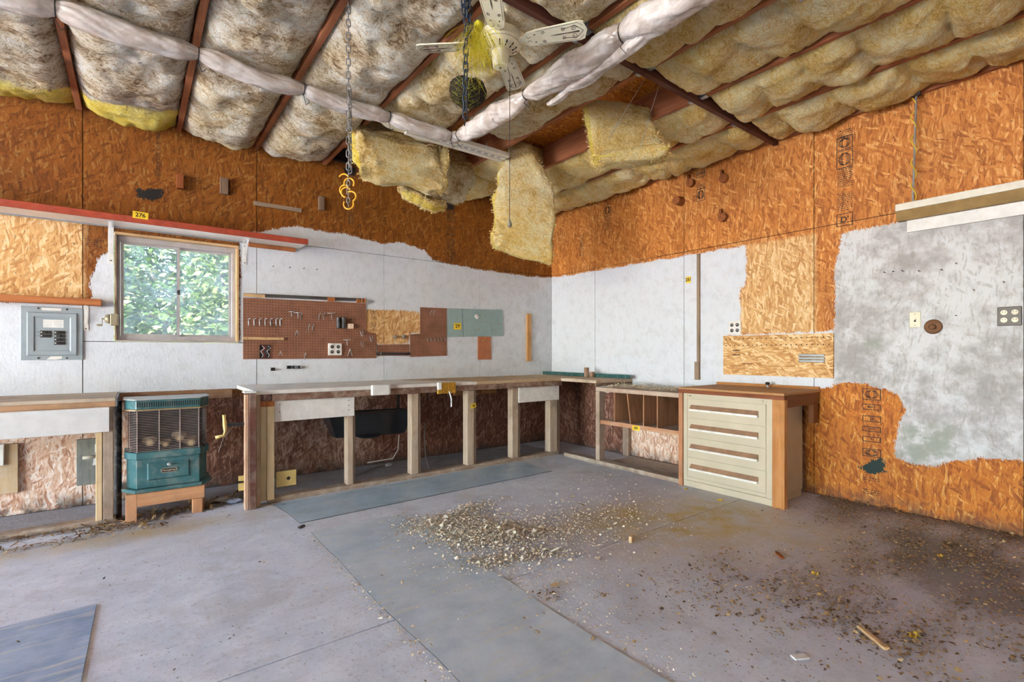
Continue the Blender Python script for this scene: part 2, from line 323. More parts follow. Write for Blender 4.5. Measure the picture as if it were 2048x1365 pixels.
def vnoise(P, seed=0):
    """value noise for an (n,3) array, result -1..1"""
    P = np.asarray(P, float); i = np.floor(P).astype(np.int64); f = P - i; f = f * f * (3 - 2 * f); out = 0
    for dx in (0, 1):
        for dy in (0, 1):
            for dz in (0, 1):
                h = (i[:, 0] + dx) * 374761393 + (i[:, 1] + dy) * 668265263 + (i[:, 2] + dz) * 2147483647 + seed * 974711
                h = (h ^ (h >> 13)) * 1274126177; h = (h ^ (h >> 16)) & 0xffff
                wgt = (f[:, 0] if dx else 1 - f[:, 0]) * (f[:, 1] if dy else 1 - f[:, 1]) * (f[:, 2] if dz else 1 - f[:, 2]); out = out + wgt * (h / 32767.5 - 1)
    return out
def fbm(P, seed=0, o=4):
    P = np.asarray(P, float); r = 0; a = 1.
    for k in range(o): r = r + a * vnoise(P * 2 ** k + k * 17.3, seed + k); a *= .5
    return r / 1.7
def polysd(P, poly):
    """signed distance to polygon, positive inside"""
    P = np.asarray(P, float); poly = np.asarray(poly, float); n = len(poly); d = np.full(len(P), 1e9); ins = np.zeros(len(P), bool)
    for i in range(n):
        a, b = poly[i], poly[(i + 1) % n]; e = b - a; wv = P - a; tt = np.clip((wv @ e) / (e @ e + 1e-12), 0, 1); d = np.minimum(d, np.linalg.norm(wv - tt[:, None] * e, axis=1))
        c = ((a[1] > P[:, 1]) != (b[1] > P[:, 1])); xx = a[0] + (P[:, 1] - a[1]) / (e[1] if abs(e[1]) > 1e-9 else 1e-9) * e[0]; ins ^= c & (P[:, 0] < xx)
    return np.where(ins, d, -d)
def wa(pts): return [(A(x, y)[0], A(x, y)[2]) for x, y in pts]
def wbp(pts): return [(B(x, y)[1], B(x, y)[2]) for x, y in pts]

# ------------------------------------------------------------------ room shell
ZC = 3.02    # underside of the joists
ZT = 3.24
PA = wa([(-90, 606), (183, 602), (181, 570), (195, 520), (216, 505), (232, 505), (232, 680), (480, 680), (480, 470), (584, 452), (640, 462), (700, 470), (765, 488), (800, 484), (850, 500), (866, 521), (920, 533), (960, 540), (1030, 550), (1110, 557), (1110, 752), (490, 779), (235, 789), (-90, 800)])
EA = wa([(728, 618), (842, 624), (842, 668), (818, 668), (818, 688), (752, 690), (728, 665)])
TA = wa([(-90, 420), (167, 436), (167, 601), (-90, 598)])
SA = wa([(266, 372), (285, 378), (322, 379), (328, 387), (325, 399), (300, 402), (276, 396)])
SA2 = wa([(891, 401), (911, 404), (908, 424), (892, 420)]); SA3 = wa([(684, 332), (714, 332), (710, 352), (690, 350)])
PB1 = wbp([(1095, 557), (1103, 556), (1200, 541), (1300, 524), (1400, 507), (1492, 491), (1493, 572), (1481, 576), (1481, 668), (1445, 672), (1668, 662), (1667, 775), (1400, 792), (1204, 784), (1193, 764), (1095, 757)])
PB2 = wbp([(1680, 472), (1704, 461), (1772, 450), (1796, 443), (2200, 365), (2200, 930), (2048, 923), (1978, 917), (1912, 923), (1857, 935), (1800, 925), (1787, 900), (1796, 850), (1810, 821), (1793, 787), (1728, 767), (1666, 766), (1668, 664), (1669, 527), (1678, 517)])
TB1 = wbp([(1493, 489), (1630, 466), (1630, 668), (1481, 670), (1481, 576), (1493, 572)])
SB = wbp([(1716, 932), (1735, 930), (1745, 917), (1765, 915), (1770, 925), (1768, 944), (1745, 949), (1725, 944)])
SB2 = wbp([(1772, 945), (1815, 935), (1816, 940), (1775, 948)])
GB = wbp([(1800, 850), (1910, 845), (1912, 915), (1850, 935), (1795, 915)])
GB2 = wbp([(1725, 680), (1760, 675), (1762, 700), (1728, 702)])
def sheet(wall, parent, u0, u1, z0, z1):
    g = .0026; u0 += g; u1 -= g; z0 += g; z1 -= g
    nu = max(2, int((u1 - u0) / .03)); nz = max(2, int((z1 - z0) / .03)); U, Z = np.meshgrid(np.linspace(u0, u1, nu + 1), np.linspace(z0, z1, nz + 1)); U = U.ravel(); Z = Z.ravel(); P = np.stack([U, Z], 1)
    V3 = (lambda u, z, d: (u, d, z)) if wall == 'A' else (lambda u, z, d: (d, u, z))
    k = nu + 1; m = MB(); m.v = [V3(u, z, 0.) for u, z in zip(U, Z)]; m.f = [(j * k + i, j * k + i + 1, (j + 1) * k + i + 1, (j + 1) * k + i) for j in range(nz) for i in range(nu)]
    b = len(m.v); rim = [i for i in range(k)] + [j * k + nu for j in range(1, nz + 1)] + [nz * k + i for i in range(nu - 1, -1, -1)] + [j * k for j in range(nz - 1, 0, -1)]
    m.v += [V3(U[i], Z[i], .012) for i in rim]; L = len(rim); m.f += [(rim[i], rim[(i + 1) % L], b + (i + 1) % L, b + i) for i in range(L)]; m.f.append(tuple(b + i for i in range(L)))
    idx = np.array(list(range(b)) + rim); P2 = P[idx]; u, z = P2[:, 0], P2[:, 1]; sat = lambda q: np.clip(q, 0, 1); zero = np.zeros(len(P2))
    at = {}
    if wall == 'A':
        at['paint'] = np.minimum(polysd(P2, PA), -polysd(P2, EA)); at['tan'] = np.maximum(sat(polysd(P2, TA) * 60 + .5), .85 * sat(polysd(P2, EA) * 40 + 1))
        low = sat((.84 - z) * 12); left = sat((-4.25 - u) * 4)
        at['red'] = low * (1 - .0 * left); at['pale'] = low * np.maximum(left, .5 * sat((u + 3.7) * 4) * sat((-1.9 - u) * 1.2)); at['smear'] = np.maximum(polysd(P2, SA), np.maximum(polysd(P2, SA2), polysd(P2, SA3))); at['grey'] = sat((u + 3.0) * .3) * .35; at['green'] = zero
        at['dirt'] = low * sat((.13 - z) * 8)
    else:
        at['paint'] = np.maximum(polysd(P2, PB1), polysd(P2, PB2)); at['tan'] = np.maximum(sat(polysd(P2, TB1) * 60 + .5), .15 * sat((z - .9) * 5) + zero)
        low = sat((.86 - z) * 12) * sat((u + 3.2) * 20); at['red'] = low; at['pale'] = low * sat((.62 - z) * 8) * sat((-1.3 - u) * 20)
        at['smear'] = np.maximum(polysd(P2, SB), polysd(P2, SB2) - .004); at['grey'] = sat((-3.38 - u) * 30); at['green'] = np.maximum(sat(polysd(P2, GB) * 14 + .4), sat(polysd(P2, GB2) * 20 + .4)) * .8
        at['dirt'] = sat((.12 - z) * 8) * .8
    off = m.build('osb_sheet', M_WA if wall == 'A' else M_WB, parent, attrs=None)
    for kk, vv in at.items():
        a = off.data.attributes.new(kk, 'FLOAT', 'POINT'); a.data.foreach_set('value', np.asarray(vv, dtype=np.float32))
    return off
WX0, WX1, WZ0, WZ1 = -4.611, -3.745, 1.258, 2.125    # window opening
mA = MB()
for b in ((ROOM_X0, WX0 - .01, .013, .10, -.1, ZT), (WX1 + .01, .1, .013, .10, -.1, ZT), (WX0 - .01, WX1 + .01, .013, .10, -.1, WZ0 - .01), (WX0 - .01, WX1 + .01, .013, .10, WZ1 + .01, ZT)): mA.box(*b)
wall_back = tag(mA.build('wall_back', M_DARK), kind='structure')
wall_right = tag(MB().box(.013, .1, ROOM_Y0, .013, -.1, ZT).build('wall_right', M_DARK), kind='structure')
XJ = [0, -1.160, -2.381, -3.600, -4.800, -6.02, -7.24, -8.46, -9.68, -10.9, ROOM_X0]
for i in range(10):
    a, b = XJ[i + 1], XJ[i]
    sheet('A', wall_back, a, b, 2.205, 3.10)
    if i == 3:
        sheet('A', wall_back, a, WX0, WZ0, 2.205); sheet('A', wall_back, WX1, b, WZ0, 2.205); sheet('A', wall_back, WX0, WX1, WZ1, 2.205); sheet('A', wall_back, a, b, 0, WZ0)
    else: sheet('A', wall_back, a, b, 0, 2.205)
YJ = [0, -.796, -2.031, -3.253, -4.472, -5.69, -6.91, -8.13, ROOM_Y0]
for i in range(8):
    sheet('B', wall_right, YJ[i + 1], YJ[i], 0, 2.205); sheet('B', wall_right, YJ[i + 1], YJ[i], 2.205, 3.10)
OSB_H = osb('deck_board', 'H', R_DARK)
# far walls; the open overhead door in the left one lets the daylight in
tag(MB().box(ROOM_X0 - .1, .1, ROOM_Y0 - .1, ROOM_Y0, -.1, ZT).build('wall_front', M_WHITE), kind='structure')
tag(MB().box(ROOM_X0 - .1, ROOM_X0, ROOM_Y0, -6.3, -.1, ZT).box(ROOM_X0 - .1, ROOM_X0, -.7, .1, -.1, ZT).box(ROOM_X0 - .1, ROOM_X0, -6.3, -.7, 2.8, ZT).build('wall_left', M_WHITE), kind='structure')
# ceiling: deck sheets over joists and a cross beam
ceil = tag(MB().box(ROOM_X0 - .1, .1, ROOM_Y0 - .1, .1, ZT + .012, ZT + .08).build('ceiling', M_DARK), kind='structure')
for i in range(10):
    for j in range(4): box('deck_sheet', OSB_H, (-1.22 * (i + 1) + .002, -1.22 * i - .002, -2.44 * (j + 1) + .002, -2.44 * j - .002, ZT, ZT + .011), ceil, 0)
JX = [-.02, -.60, -1.21, -1.82, -2.41, -3.00, -3.605, -4.19, -4.82, -5.43, -6.04, -6.65, -7.26, -7.87, -8.48, -9.09, -9.7, -10.31, -10.92, -11.53]
BY = -2.95
jm = wood('joist', *JOIST, 'y'); jshare = {}
for x in JX:
    for (y0, y1) in ((BY + .02, -.005), (-5.9, BY - .02), (-9.3, -5.94)): box('joist', jm, (x - .019, x + .019, y0, y1, ZC, ZT - .002), ceil, .002)
box('cross_beam', wood('beam', C(70, 40, 30), C(112, 68, 52), 'x'), (-12.1, -.005, BY - .02, BY + .02, ZC - .03, ZT - .002), ceil, .002)
box('cross_beam', wood('beam', C(70, 40, 30), C(112, 68, 52), 'x'), (-12.1, -.005, -5.94, -5.90, ZC - .03, ZT - .002), ceil, .002)
for x in JX[1:8]:
    for s in (-1, 1):
        y = BY + s * .021; MB().box(x - .023, x + .023, min(y, y + s * .05), max(y, y + s * .05), ZC - .004, ZC).box(x - .023, x - .020, min(y, y + s * .05), max(y, y + s * .05), ZC - .004, ZC + .10).box(x + .020, x + .023, min(y, y + s * .05), max(y, y + s * .05), ZC - .004, ZC + .10).build('joist_hanger', M_STEEL, ceil)
tag(box('trim_1', pm('black_flashing', C(58, 58, 60), .5), (-12.1, 0, -.012, 0, 3.085, 3.105)), kind='structure')
# floor slabs with the saw-cut joints
floor = tag(MB().box(ROOM_X0, 0, ROOM_Y0, 0, -.14, -.06).build('floor', M_DARK), kind='structure')
def slab(x0, x1, y0, y1, st):
    g = .004; x0 += g; x1 -= g; y0 += g; y1 -= g; nx = max(2, int((x1 - x0) / st)); ny = max(2, int((y1 - y0) / st)); X, Y = np.meshgrid(np.linspace(x0, x1, nx + 1), np.linspace(y0, y1, ny + 1)); X = X.ravel(); Y = Y.ravel(); k = nx + 1
    m = MB(); m.v = [(a, b, 0.) for a, b in zip(X, Y)]; m.f = [(j * k + i, j * k + i + 1, (j + 1) * k + i + 1, (j + 1) * k + i) for j in range(ny) for i in range(nx)]
    b = len(m.v); rim = [i for i in range(k)] + [j * k + nx for j in range(1, ny + 1)] + [ny * k + i for i in range(nx - 1, -1, -1)] + [j * k for j in range(ny - 1, 0, -1)]; L = len(rim)
    m.v += [(X[i], Y[i], -.06) for i in rim]; m.f += [(rim[i], rim[(i + 1) % L], b + (i + 1) % L, b + i) for i in range(L)]
    idx = np.array(list(range(b)) + rim); X = X[idx]; Y = Y[idx]; P = np.stack([X, Y, 0 * X], 1)
    def ga(px, py, rx, ry): c = G(px, py); return np.exp(-(((X - c[0]) / rx) ** 2 + ((Y - c[1]) / ry) ** 2))
    nb = fbm(P * 1.7, 5)
    ye = np.clip(ga(1390, 1040, .75, .38) * 1.15 + ga(1200, 1035, .45, .22) * .9 + ga(1650, 1080, .8, .5) * .55 + ga(100, 1100, .9, .12) * .5 + ga(330, 1060, .5, .15) * .5, 0, 1)
    pu = np.clip((X + 2.9) * .9, 0, 1) * np.clip((-1.5 - Y) * .9, 0, 1) * np.clip(.75 + .7 * nb, 0, 1)  # purple tint puts the cast of mixed daylight into the floor colour
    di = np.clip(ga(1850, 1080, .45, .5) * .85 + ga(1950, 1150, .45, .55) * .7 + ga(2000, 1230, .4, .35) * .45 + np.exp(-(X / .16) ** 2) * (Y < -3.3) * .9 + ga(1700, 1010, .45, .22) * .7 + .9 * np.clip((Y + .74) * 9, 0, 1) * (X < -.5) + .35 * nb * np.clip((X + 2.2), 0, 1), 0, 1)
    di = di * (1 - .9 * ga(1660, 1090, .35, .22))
    return m.build('concrete_slab', M_FLOOR, floor, attrs=None), dict(yellow=ye, purple=pu, dirt=di)
for (x0, x1, y0, y1, st) in ((-5.9, 0, -2.965, 0, .035), (-5.9, 0, -5.9, -2.965, .035), (ROOM_X0, -5.9, -5.9, 0, .3), (ROOM_X0, 0, ROOM_Y0, -5.9, .3)):
    o, at = slab(x0, x1, y0, y1, st)
    for kk, vv in at.items(): a = o.data.attributes.new(kk, 'FLOAT', 'POINT'); a.data.foreach_set('value', np.asarray(vv, dtype=np.float32))
# outdoor ground, out of view, whitened to bounce sunlight up to the ceiling
def groundmat():
    m, t, p = newmat('bounce_ground'); co = t.n('ShaderNodeNewGeometry').outputs['Position']; n = t.noise(co, 2., 8., .7)
    t.put(p.inputs['Base Color'], t.mix(t.step(n, .3, .7), C(200, 200, 196), C(228, 227, 224))); p.inputs['Roughness'].default_value = .9; return m
tag(MB().box(-40, 30, -40, 30, -.4, -.16).build('ground', groundmat()), kind='structure')
#PART2
# ------------------------------------------------------------------ insulation
def batt(label, x0, x1, y0, y1, seed, sag=.10, grime=.0, yel=0., fold=.38, group='fibreglass batts between the ceiling joists', yend=0.):
    r = random.Random(seed); nx = max(6, int((x1 - x0) / .022)); ny = max(6, int((y1 - y0) / .022)); u = np.linspace(0, 1, nx + 1); v = np.linspace(0, 1, ny + 1); U, V = np.meshgrid(u, v); U = U.ravel(); V = V.ravel()
    X = x0 + U * (x1 - x0); Y = y0 + V * (y1 - y0); P = np.stack([X, Y, 0 * X], 1)
    fl = [y0 - .05]
    while fl[-1] < y1: fl.append(fl[-1] + fold * r.uniform(.6, 1.4))
    skew = r.uniform(-.12, .12); Yw = Y + skew * (U - .5) + .05 * fbm(P * 4, seed + 3, 2); d = np.min(np.abs(Yw[:, None] - np.array(fl)[None, :]), axis=1)
    pf = 1 - np.exp(-d / .04); pu = 1 - np.abs(2 * U - 1) ** 4.5; pv = 1 - np.abs(2 * V - 1) ** 40
    z = ZC + .035 - (sag + .05) * (1.3 if fold < .5 else 1.) * pu * pv * (.3 + .7 * pf) - .055 * fbm(P * 4.5, seed, 3) * pu - .022 * np.abs(fbm(P * np.array([9, 15, 1.]), seed + 9, 3)) * pu - .010 * fbm(P * 30, seed + 11, 2)
    z = np.where(np.abs(Y + 1.59) < .11, np.maximum(z, 2.968), z); z = np.where((np.abs(X + 2.38) < .13) & (Y < -1.6), np.maximum(z, 2.99), z)
    X2 = X + .014 * fbm(P * 9, seed + 5, 2) * (1 - pu * .6); k = nx + 1
    m = MB(); m.v = list(zip(X2.tolist(), Y.tolist(), z.tolist())); m.f = [(j * k + i, j * k + i + 1, (j + 1) * k + i + 1, (j + 1) * k + i) for j in range(ny) for i in range(nx)]
    b = len(m.v); rim = [i for i in range(k)] + [j * k + nx for j in range(1, ny + 1)] + [ny * k + i for i in range(nx - 1, -1, -1)] + [j * k for j in range(ny - 1, 0, -1)]; L = len(rim)
    m.v += [(min(max(X[i], x0 + .004), x1 - .004), Y[i], ZT - .03) for i in rim]; m.f += [(rim[i], rim[(i + 1) % L], b + (i + 1) % L, b + i) for i in range(L)]; m.f.append(tuple(range(b, b + L)))
    idx = np.array(list(range(b)) + rim); n = fbm(P * 2.2, seed + 20, 3)
    gr = np.clip(grime + .35 * n, 0, 1); ye = np.clip(yel + .25 * n, 0, 1)
    if yend: ye = np.clip(ye + yend * np.clip((Y + .42 + .15 * n) * 5, 0, 1), 0, 1)
    o = m.build('insulation_batt', FIBER, None, smooth=True); tag(o, label, 'insulation', group)
    for kk, vv in (('grime', gr[idx]), ('yel', ye[idx])): a = o.data.attributes.new(kk, 'FLOAT', 'POINT'); a.data.foreach_set('value', np.asarray(vv, dtype=np.float32))
    return o
ORD = ['first', 'second', 'third', 'fourth', 'fifth', 'sixth', 'seventh', 'eighth', 'ninth', 'tenth', 'eleventh', 'twelfth', 'thirteenth']
for i in range(11):
    x1, x0 = JX[i] - .022, JX[i + 1] + .022
    left = min(1, max(0, (-1.6 - (x0 + x1) / 2) / 1.6)); gcol = 'soot-browned' if left > .75 else ('pale tan' if left > .3 else 'yellowish')
    lab = '%s batt in %s joist bay from right wall, between beam and back wall' % (gcol, ORD[i])
    ys = -.02
    y_in = BY + .025
    if i == 1: ys = -.30                       # short of the wall: bare deck shows in the corner
    if i == 2: batt(lab, x0, x1, -1.25, -.75, 40 + i, .03, .25); batt(lab.replace('between beam and back wall', 'short end piece'), x0, x1, -.52, -.02, 70, .05, .1)
    elif i == 3: batt(lab, x0, x1, y_in, -1.62, 40 + i, .04, .45)
    elif i == 4: batt(lab, x0, x1, y_in, -1.15, 40 + i, .04, .5)
    else: batt(lab, x0, x1, y_in, ys, 40 + i, .028 if i < 4 else .04 + .02 * (i % 2), left * .95, .1 * (1 - left), .34 if i < 4 else .7, yend=1.1 if i in (7, 8) else (.4 if i > 5 else .1))
    batt('%s batt in %s joist bay from right wall, near side of cross beam' % (gcol, ORD[i]), x0, x1, -5.88, BY - .025, 60 + i, .028, left * .7, .12 * (1 - left), .33 if i < 4 else .6)
def hang(name, label, path, widths, thick, seed, grime=.2, yel=.2, wdir=None, steps=70, ring=72, amp=.03, n2=22, edge_yel=.5, cat='insulation', group='torn batts hanging from the ceiling'):
    """thick fibre slab swept along a path: path points, width vector per point, thickness per point"""
    P = [Vector(p) for p in path]; W = [Vector(q) for q in widths]; T = thick if hasattr(thick, '__len__') else [thick] * len(P); m = len(P); ts = np.linspace(0, m - 1, steps); V = []; E = []
    def cr(L, t):
        i = min(int(t), m - 2); f = t - i; a, b, c, d = L[max(i - 1, 0)], L[i], L[i + 1], L[min(i + 2, m - 1)]
        return .5 * ((2 * b) + (c - a) * f + (2 * a - 5 * b + 4 * c - d) * f * f + (3 * b - a - 3 * c + d) * f ** 3)
    for k, t in enumerate(ts):
        p, wv, th = cr(P, t), cr(W, t), cr(T, t); d = (cr(P, min(t + .05, m - 1)) - cr(P, max(t - .05, 0))).normalized(); nrm = d.cross(wv).normalized()
        endf = min(1, (min(k, steps - 1 - k) + .35) / 3.0) ** .5
        for j in range(ring):
            a = 2 * math.pi * j / ring; ca, sa = math.cos(a), math.sin(a); e = .28
            cx = math.copysign(abs(ca) ** e, ca); cy = math.copysign(abs(sa) ** .55, sa)
            V.append(p + wv * .5 * cx * (.9 + .1 * endf) + nrm * th * .5 * cy * endf); E.append(abs(cx))
    A3 = np.array([tuple(v) for v in V]); nz = np.stack([fbm(A3 * 7, seed + q, 3) for q in range(3)], 1) * amp + np.stack([fbm(A3 * n2, seed + 7 + q, 3) for q in range(3)], 1) * amp * .45
    A3 = A3 + nz; mb = MB(); mb.v = [tuple(q) for q in A3]; mb.f = [(k * ring + j, k * ring + (j + 1) % ring, (k + 1) * ring + (j + 1) % ring, (k + 1) * ring + j) for k in range(steps - 1) for j in range(ring)]
    mb.f += [tuple(range(ring))[::-1], tuple((steps - 1) * ring + j for j in range(ring))]
    n = fbm(A3 * 3, seed + 30, 3); E = np.array(E); o = mb.build(name, FIBER, None, smooth=True); tag(o, label, cat, group)
    for kk, vv in (('grime', np.clip(grime + .4 * n, 0, 1)), ('yel', np.clip(yel + .3 * n + edge_yel * (E > .97), 0, 1))): a = o.data.attributes.new(kk, 'FLOAT', 'POINT'); a.data.foreach_set('value', np.asarray(vv, dtype=np.float32))
    rz = np.random.default_rng(seed); ids = rz.integers(0, len(A3), 1500); cen = A3.mean(0); fz = MB()
    for q in ids:
        p = Vector(A3[q]); d = (p - Vector(cen)); d.z *= .4; d = (d.normalized() + Vector(rz.normal(size=3)) * .6).normalized() * rz.uniform(.01, .035); s_ = d.orthogonal().normalized() * .0007; k = len(fz.v); fz.v += [tuple(p + s_), tuple(p - s_), tuple(p + d * .6 + Vector(rz.normal(size=3)) * .004), tuple(p + d)]; fz.f += [(k, k + 1, k + 2), (k + 1, k + 3, k + 2)]
    tag(fz.build('loose_fibres', pm('fibre_cream', C(226, 198, 128), .9, var=.1), o), kind='stuff')
    return o
hang('insulation_batt', 'large tan batt sagging below the plastic roll, left of its torn ridge', [(-2.70, -.85, 3.15), (-2.72, -.98, 3.0), (-2.68, -1.06, 2.86), (-2.62, -1.02, 2.72), (-2.58, -.90, 2.67)], [(.62, 0, -.03), (.72, -.03, -.02), (.80, -.05, 0), (.84, -.05, .02), (.7, 0, .03)], [.10, .14, .17, .15, .10], 101, .2, .15, amp=.05)
hang('insulation_batt', 'grey-brown torn batt drooping right of the ridge, beside the strip light', [(-2.12, -.70, 3.16), (-2.10, -.85, 3.0), (-2.08, -.90, 2.88), (-2.08, -.84, 2.73), (-2.1, -.7, 2.68)], [(.42, 0, 0), (.46, .03, 0), (.5, .05, 0), (.44, .05, 0), (.36, 0, 0)], [.1, .12, .13, .12, .08], 102, .6, .05, amp=.045)
hang('insulation_batt', 'narrow upright torn flap standing out of the sagging tan batt', [(-2.30, -1.08, 3.02), (-2.31, -1.10, 2.93), (-2.33, -1.08, 2.82), (-2.36, -1.04, 2.74)], [(.05, -.03, 0), (.10, -.05, 0), (.13, -.05, 0), (.12, -.03, 0)], [.04, .07, .08, .07], 103, .15, .3, amp=.02, steps=40)
hang('insulation_batt', 'small greenish torn clump at the bottom edge of the sagging batt', [(-2.56, -.78, 2.67), (-2.4, -.80, 2.63), (-2.24, -.78, 2.60), (-2.1, -.74, 2.62)], [(0, .16, .10), (0, .16, .13), (0, .16, .14), (0, .12, .12)], [.08, .1, .1, .08], 104, .25, .25, amp=.035, steps=50)
hang('insulation_batt', 'long batt hanging straight down in the room corner behind pull cord', [(-1.62, -1.34, 3.12), (-1.62, -1.36, 2.95), (-1.575, -1.37, 2.70), (-1.58, -1.37, 2.40), (-1.60, -1.36, 2.18), (-1.57, -1.34, 2.06)], [(.16, -.10, 0), (.30, -.16, .05), (.52, -.20, .05), (.55, -.20, .03), (.56, -.22, -.08), (.50, -.2, -.14)], [.10, .12, .13, .13, .13, .09], 105, .1, .12, amp=.035, edge_yel=.45)
hang('insulation_batt', 'fallen batt held by wires under bare deck, folded forward at the bottom', [(-1.50, -2.42, 3.10), (-1.51, -2.45, 3.00), (-1.52, -2.51, 2.84), (-1.53, -2.56, 2.68), (-1.555, -2.60, 2.615), (-1.66, -2.72, 2.60)], [(.48, -.22, -.02), (.48, -.24, 0), (.44, -.30, 0), (.40, -.34, .02), (.38, -.36, .03), (.36, -.36, .04)], [.10, .11, .11, .11, .11, .09], 106, .05, .3, amp=.022, edge_yel=.7)
for k, (a, b) in enumerate((((-1.70, -2.86, 3.06), (-1.80, -2.62, 2.70)), ((-1.55, -2.86, 3.06), (-1.58, -2.72, 2.66)))):
    tag(MB().tube([a, [(p + q) / 2 + .004 for p, q in zip(a, b)], b], .0022, 6).build('support_wire', M_STEEL), ['slanting thin wire holding the folded hanging batt', 'vertical thin wire holding the folded hanging batt'][k], 'wire', 'wires at the hanging batt')
# rolled plastic sheeting
def roll(label, pts, rad, ties, seed, ring=44, sub=26):
    P = [Vector(p) for p in pts]; m = len(P); N = (m - 1) * sub + 1; mb = MB(); cent = []
    tp = [0.]
    for i in range(1, m): tp.append(tp[-1] + (P[i] - P[i - 1]).length)
    for q in range(N):
        t = q / sub; i = min(int(t), m - 2); f = t - i; c = P[i].lerp(P[i + 1], f); s = tp[i] + (tp[i + 1] - tp[i]) * f
        R = rad[i] + (rad[i + 1] - rad[i]) * f; pin = 1.
        for tt in ties: pin = min(pin, .55 + .45 * min(1, abs(s - tt) / .09) ** .6)
        droop = -.02 * math.sin(math.pi * f); cent.append((c + Vector((0, 0, droop)), R * pin, s))
    V = []
    for q, (c, R, s) in enumerate(cent):
        d = (cent[min(q + 1, N - 1)][0] - cent[max(q - 1, 0)][0]).normalized(); sdv = d.cross(Vector((0, 0, 1))).normalized(); up = sdv.cross(d)
        for j in range(ring):
            a = 2 * math.pi * j / ring; V.append((s, a, R, c, sdv, up))
    aa = np.array([(v[0] * 3.2, math.cos(v[1]) * 1.3, math.sin(v[1]) * 1.3) for v in V]); wr = fbm(aa, seed, 3); tw = np.array([(v[0] * 2.5, (v[1] + v[0] * 5.) * 2.2, 0) for v in V]); wr2 = np.abs(fbm(tw, seed + 4, 2))
    for k, (s, a, R, c, sdv, up) in enumerate(V):
        r = R * (1 + .24 * wr[k] - .55 * max(0, .30 - wr2[k])); mb.v.append(tuple(c + (sdv * math.cos(a) + up * math.sin(a) * .88) * r))
    mb.f = [(k * ring + j, k * ring + (j + 1) % ring, (k + 1) * ring + (j + 1) % ring, (k + 1) * ring + j) for k in range(N - 1) for j in range(ring)] + [tuple(range(ring))[::-1], tuple((N - 1) * ring + j for j in range(ring))]
    root = thing('plastic_roll', label, 'plastic sheeting', tuple(P[0])); mb.build('rolled_sheet', M_PLASTIC, root, smooth=True)
    for tt in ties:
        c, R, s = min(cent, key=lambda q: abs(q[2] - tt)); i = cent.index((c, R, s)); d = (cent[min(i + 1, N - 1)][0] - cent[max(i - 1, 0)][0]).normalized(); sdv = d.cross(Vector((0, 0, 1))).normalized(); up = sdv.cross(d)
        MB().tube([c + (sdv * math.cos(a) + up * math.sin(a)) * (R * 1.04) for a in np.linspace(0, 2 * math.pi, 17)[:-1]], .003, 6, closed=True).tube([c - up * R * 1.04, c - up * (R + .03) + sdv * .02, c - up * (R + .06) - sdv * .01 + d * .02, c - up * (R + .04) + d * .04], .002, 5).build('tie_wire', M_BLACK, root)
    return root
roll('long rolled plastic sheeting tied along the back wall side of the ceiling', [(-6.2, -1.62, 2.92), (-4.80, -1.62, 2.91), (-4.19, -1.60, 2.91), (-3.6, -1.57, 2.91), (-3.0, -1.56, 2.905), (-2.44, -1.60, 2.895)], [.08, .075, .06, .06, .062, .055], [1.40, 2.01, 2.6, 3.2, 3.70], 3)
roll('crumpled rolled plastic sheeting running towards the camera beside the ceiling fan', [(-2.44, -1.60, 2.90), (-2.40, -2.10, 2.90), (-2.40, -2.42, 2.90), (-2.38, -2.80, 2.91), (-2.36, -3.20, 2.92), (-2.33, -3.7, 2.92), (-2.33, -4.9, 2.92)], [.06, .09, .055, .085, .085, .095, .095], [.03, .82, 1.62, 2.6], 8)
roll('loose sleeve of rolled plastic hanging under the crumpled roll', [(-2.27, -2.50, 2.845), (-2.29, -2.72, 2.86), (-2.30, -3.0, 2.86), (-2.33, -3.4, 2.88)], [.018, .042, .048, .04], [], 15)
# ------------------------------------------------------------------ window
win = tag(bpy.data.objects.new('window_1', None), kind='structure'); link(win); win.location = (-4.178, 0, WZ0); OFF[win] = Vector(win.location)
alu = pm('aged_aluminium', C(182, 176, 174), .45, .2, .12, 10, dust=.3); jamb = wood('jamb', *PINE, 'x'); jz = wood('jamb', *PINE, 'z')
for nm, b, mt in (('head_jamb', (WX0, WX1, -.012, .10, WZ1 - .02, WZ1), jamb), ('sill', (WX0, WX1, -.006, .10, WZ0, WZ0 + .012), wood('sillwood', C(150, 140, 132), C(196, 188, 178), 'x', .5)), ('side_jamb', (WX0, WX0 + .014, -.004, .10, WZ0 + .012, WZ1 - .02), wood('jambdark', C(110, 86, 70), C(160, 130, 104), 'z', .3)), ('side_jamb', (WX1 - .02, WX1, -.012, .10, WZ0 + .012, WZ1 - .02), jz)): box(nm, mt, b, win)
fx0, fx1, fz0, fz1 = WX0 + .014, WX1 - .02, WZ0 + .012, WZ1 - .02; xm = A(357, 580)[0]
for b in ((fx0, fx1, .035, .085, fz0, fz0 + .035), (fx0, fx1, .035, .085, fz1 - .045, fz1), (fx0, fx0 + .022, .035, .085, fz0 + .035, fz1 - .045), (fx1 - .03, fx1, .035, .085, fz0 + .035, fz1 - .045)): box('frame_rail', alu, b, win)
def sash(x0, x1, y):
    z0, z1 = fz0 + .036, fz1 - .046
    fr = MB().box(x0, x1, y, y + .018, z0, z0 + .018).box(x0, x1, y, y + .018, z1 - .018, z1).box(x0, x0 + .02, y, y + .018, z0 + .018, z1 - .018).box(x1 - .02, x1, y, y + .018, z0 + .018, z1 - .018).build('sash', alu, win)
    MB().box(x0 + .02, x1 - .02, y + .007, y + .010, z0 + .018, z1 - .018).build('pane', M_GLASS, fr)
sash(fx0 + .023, xm + .012, .040); sash(xm - .012, fx1 - .031, .062)
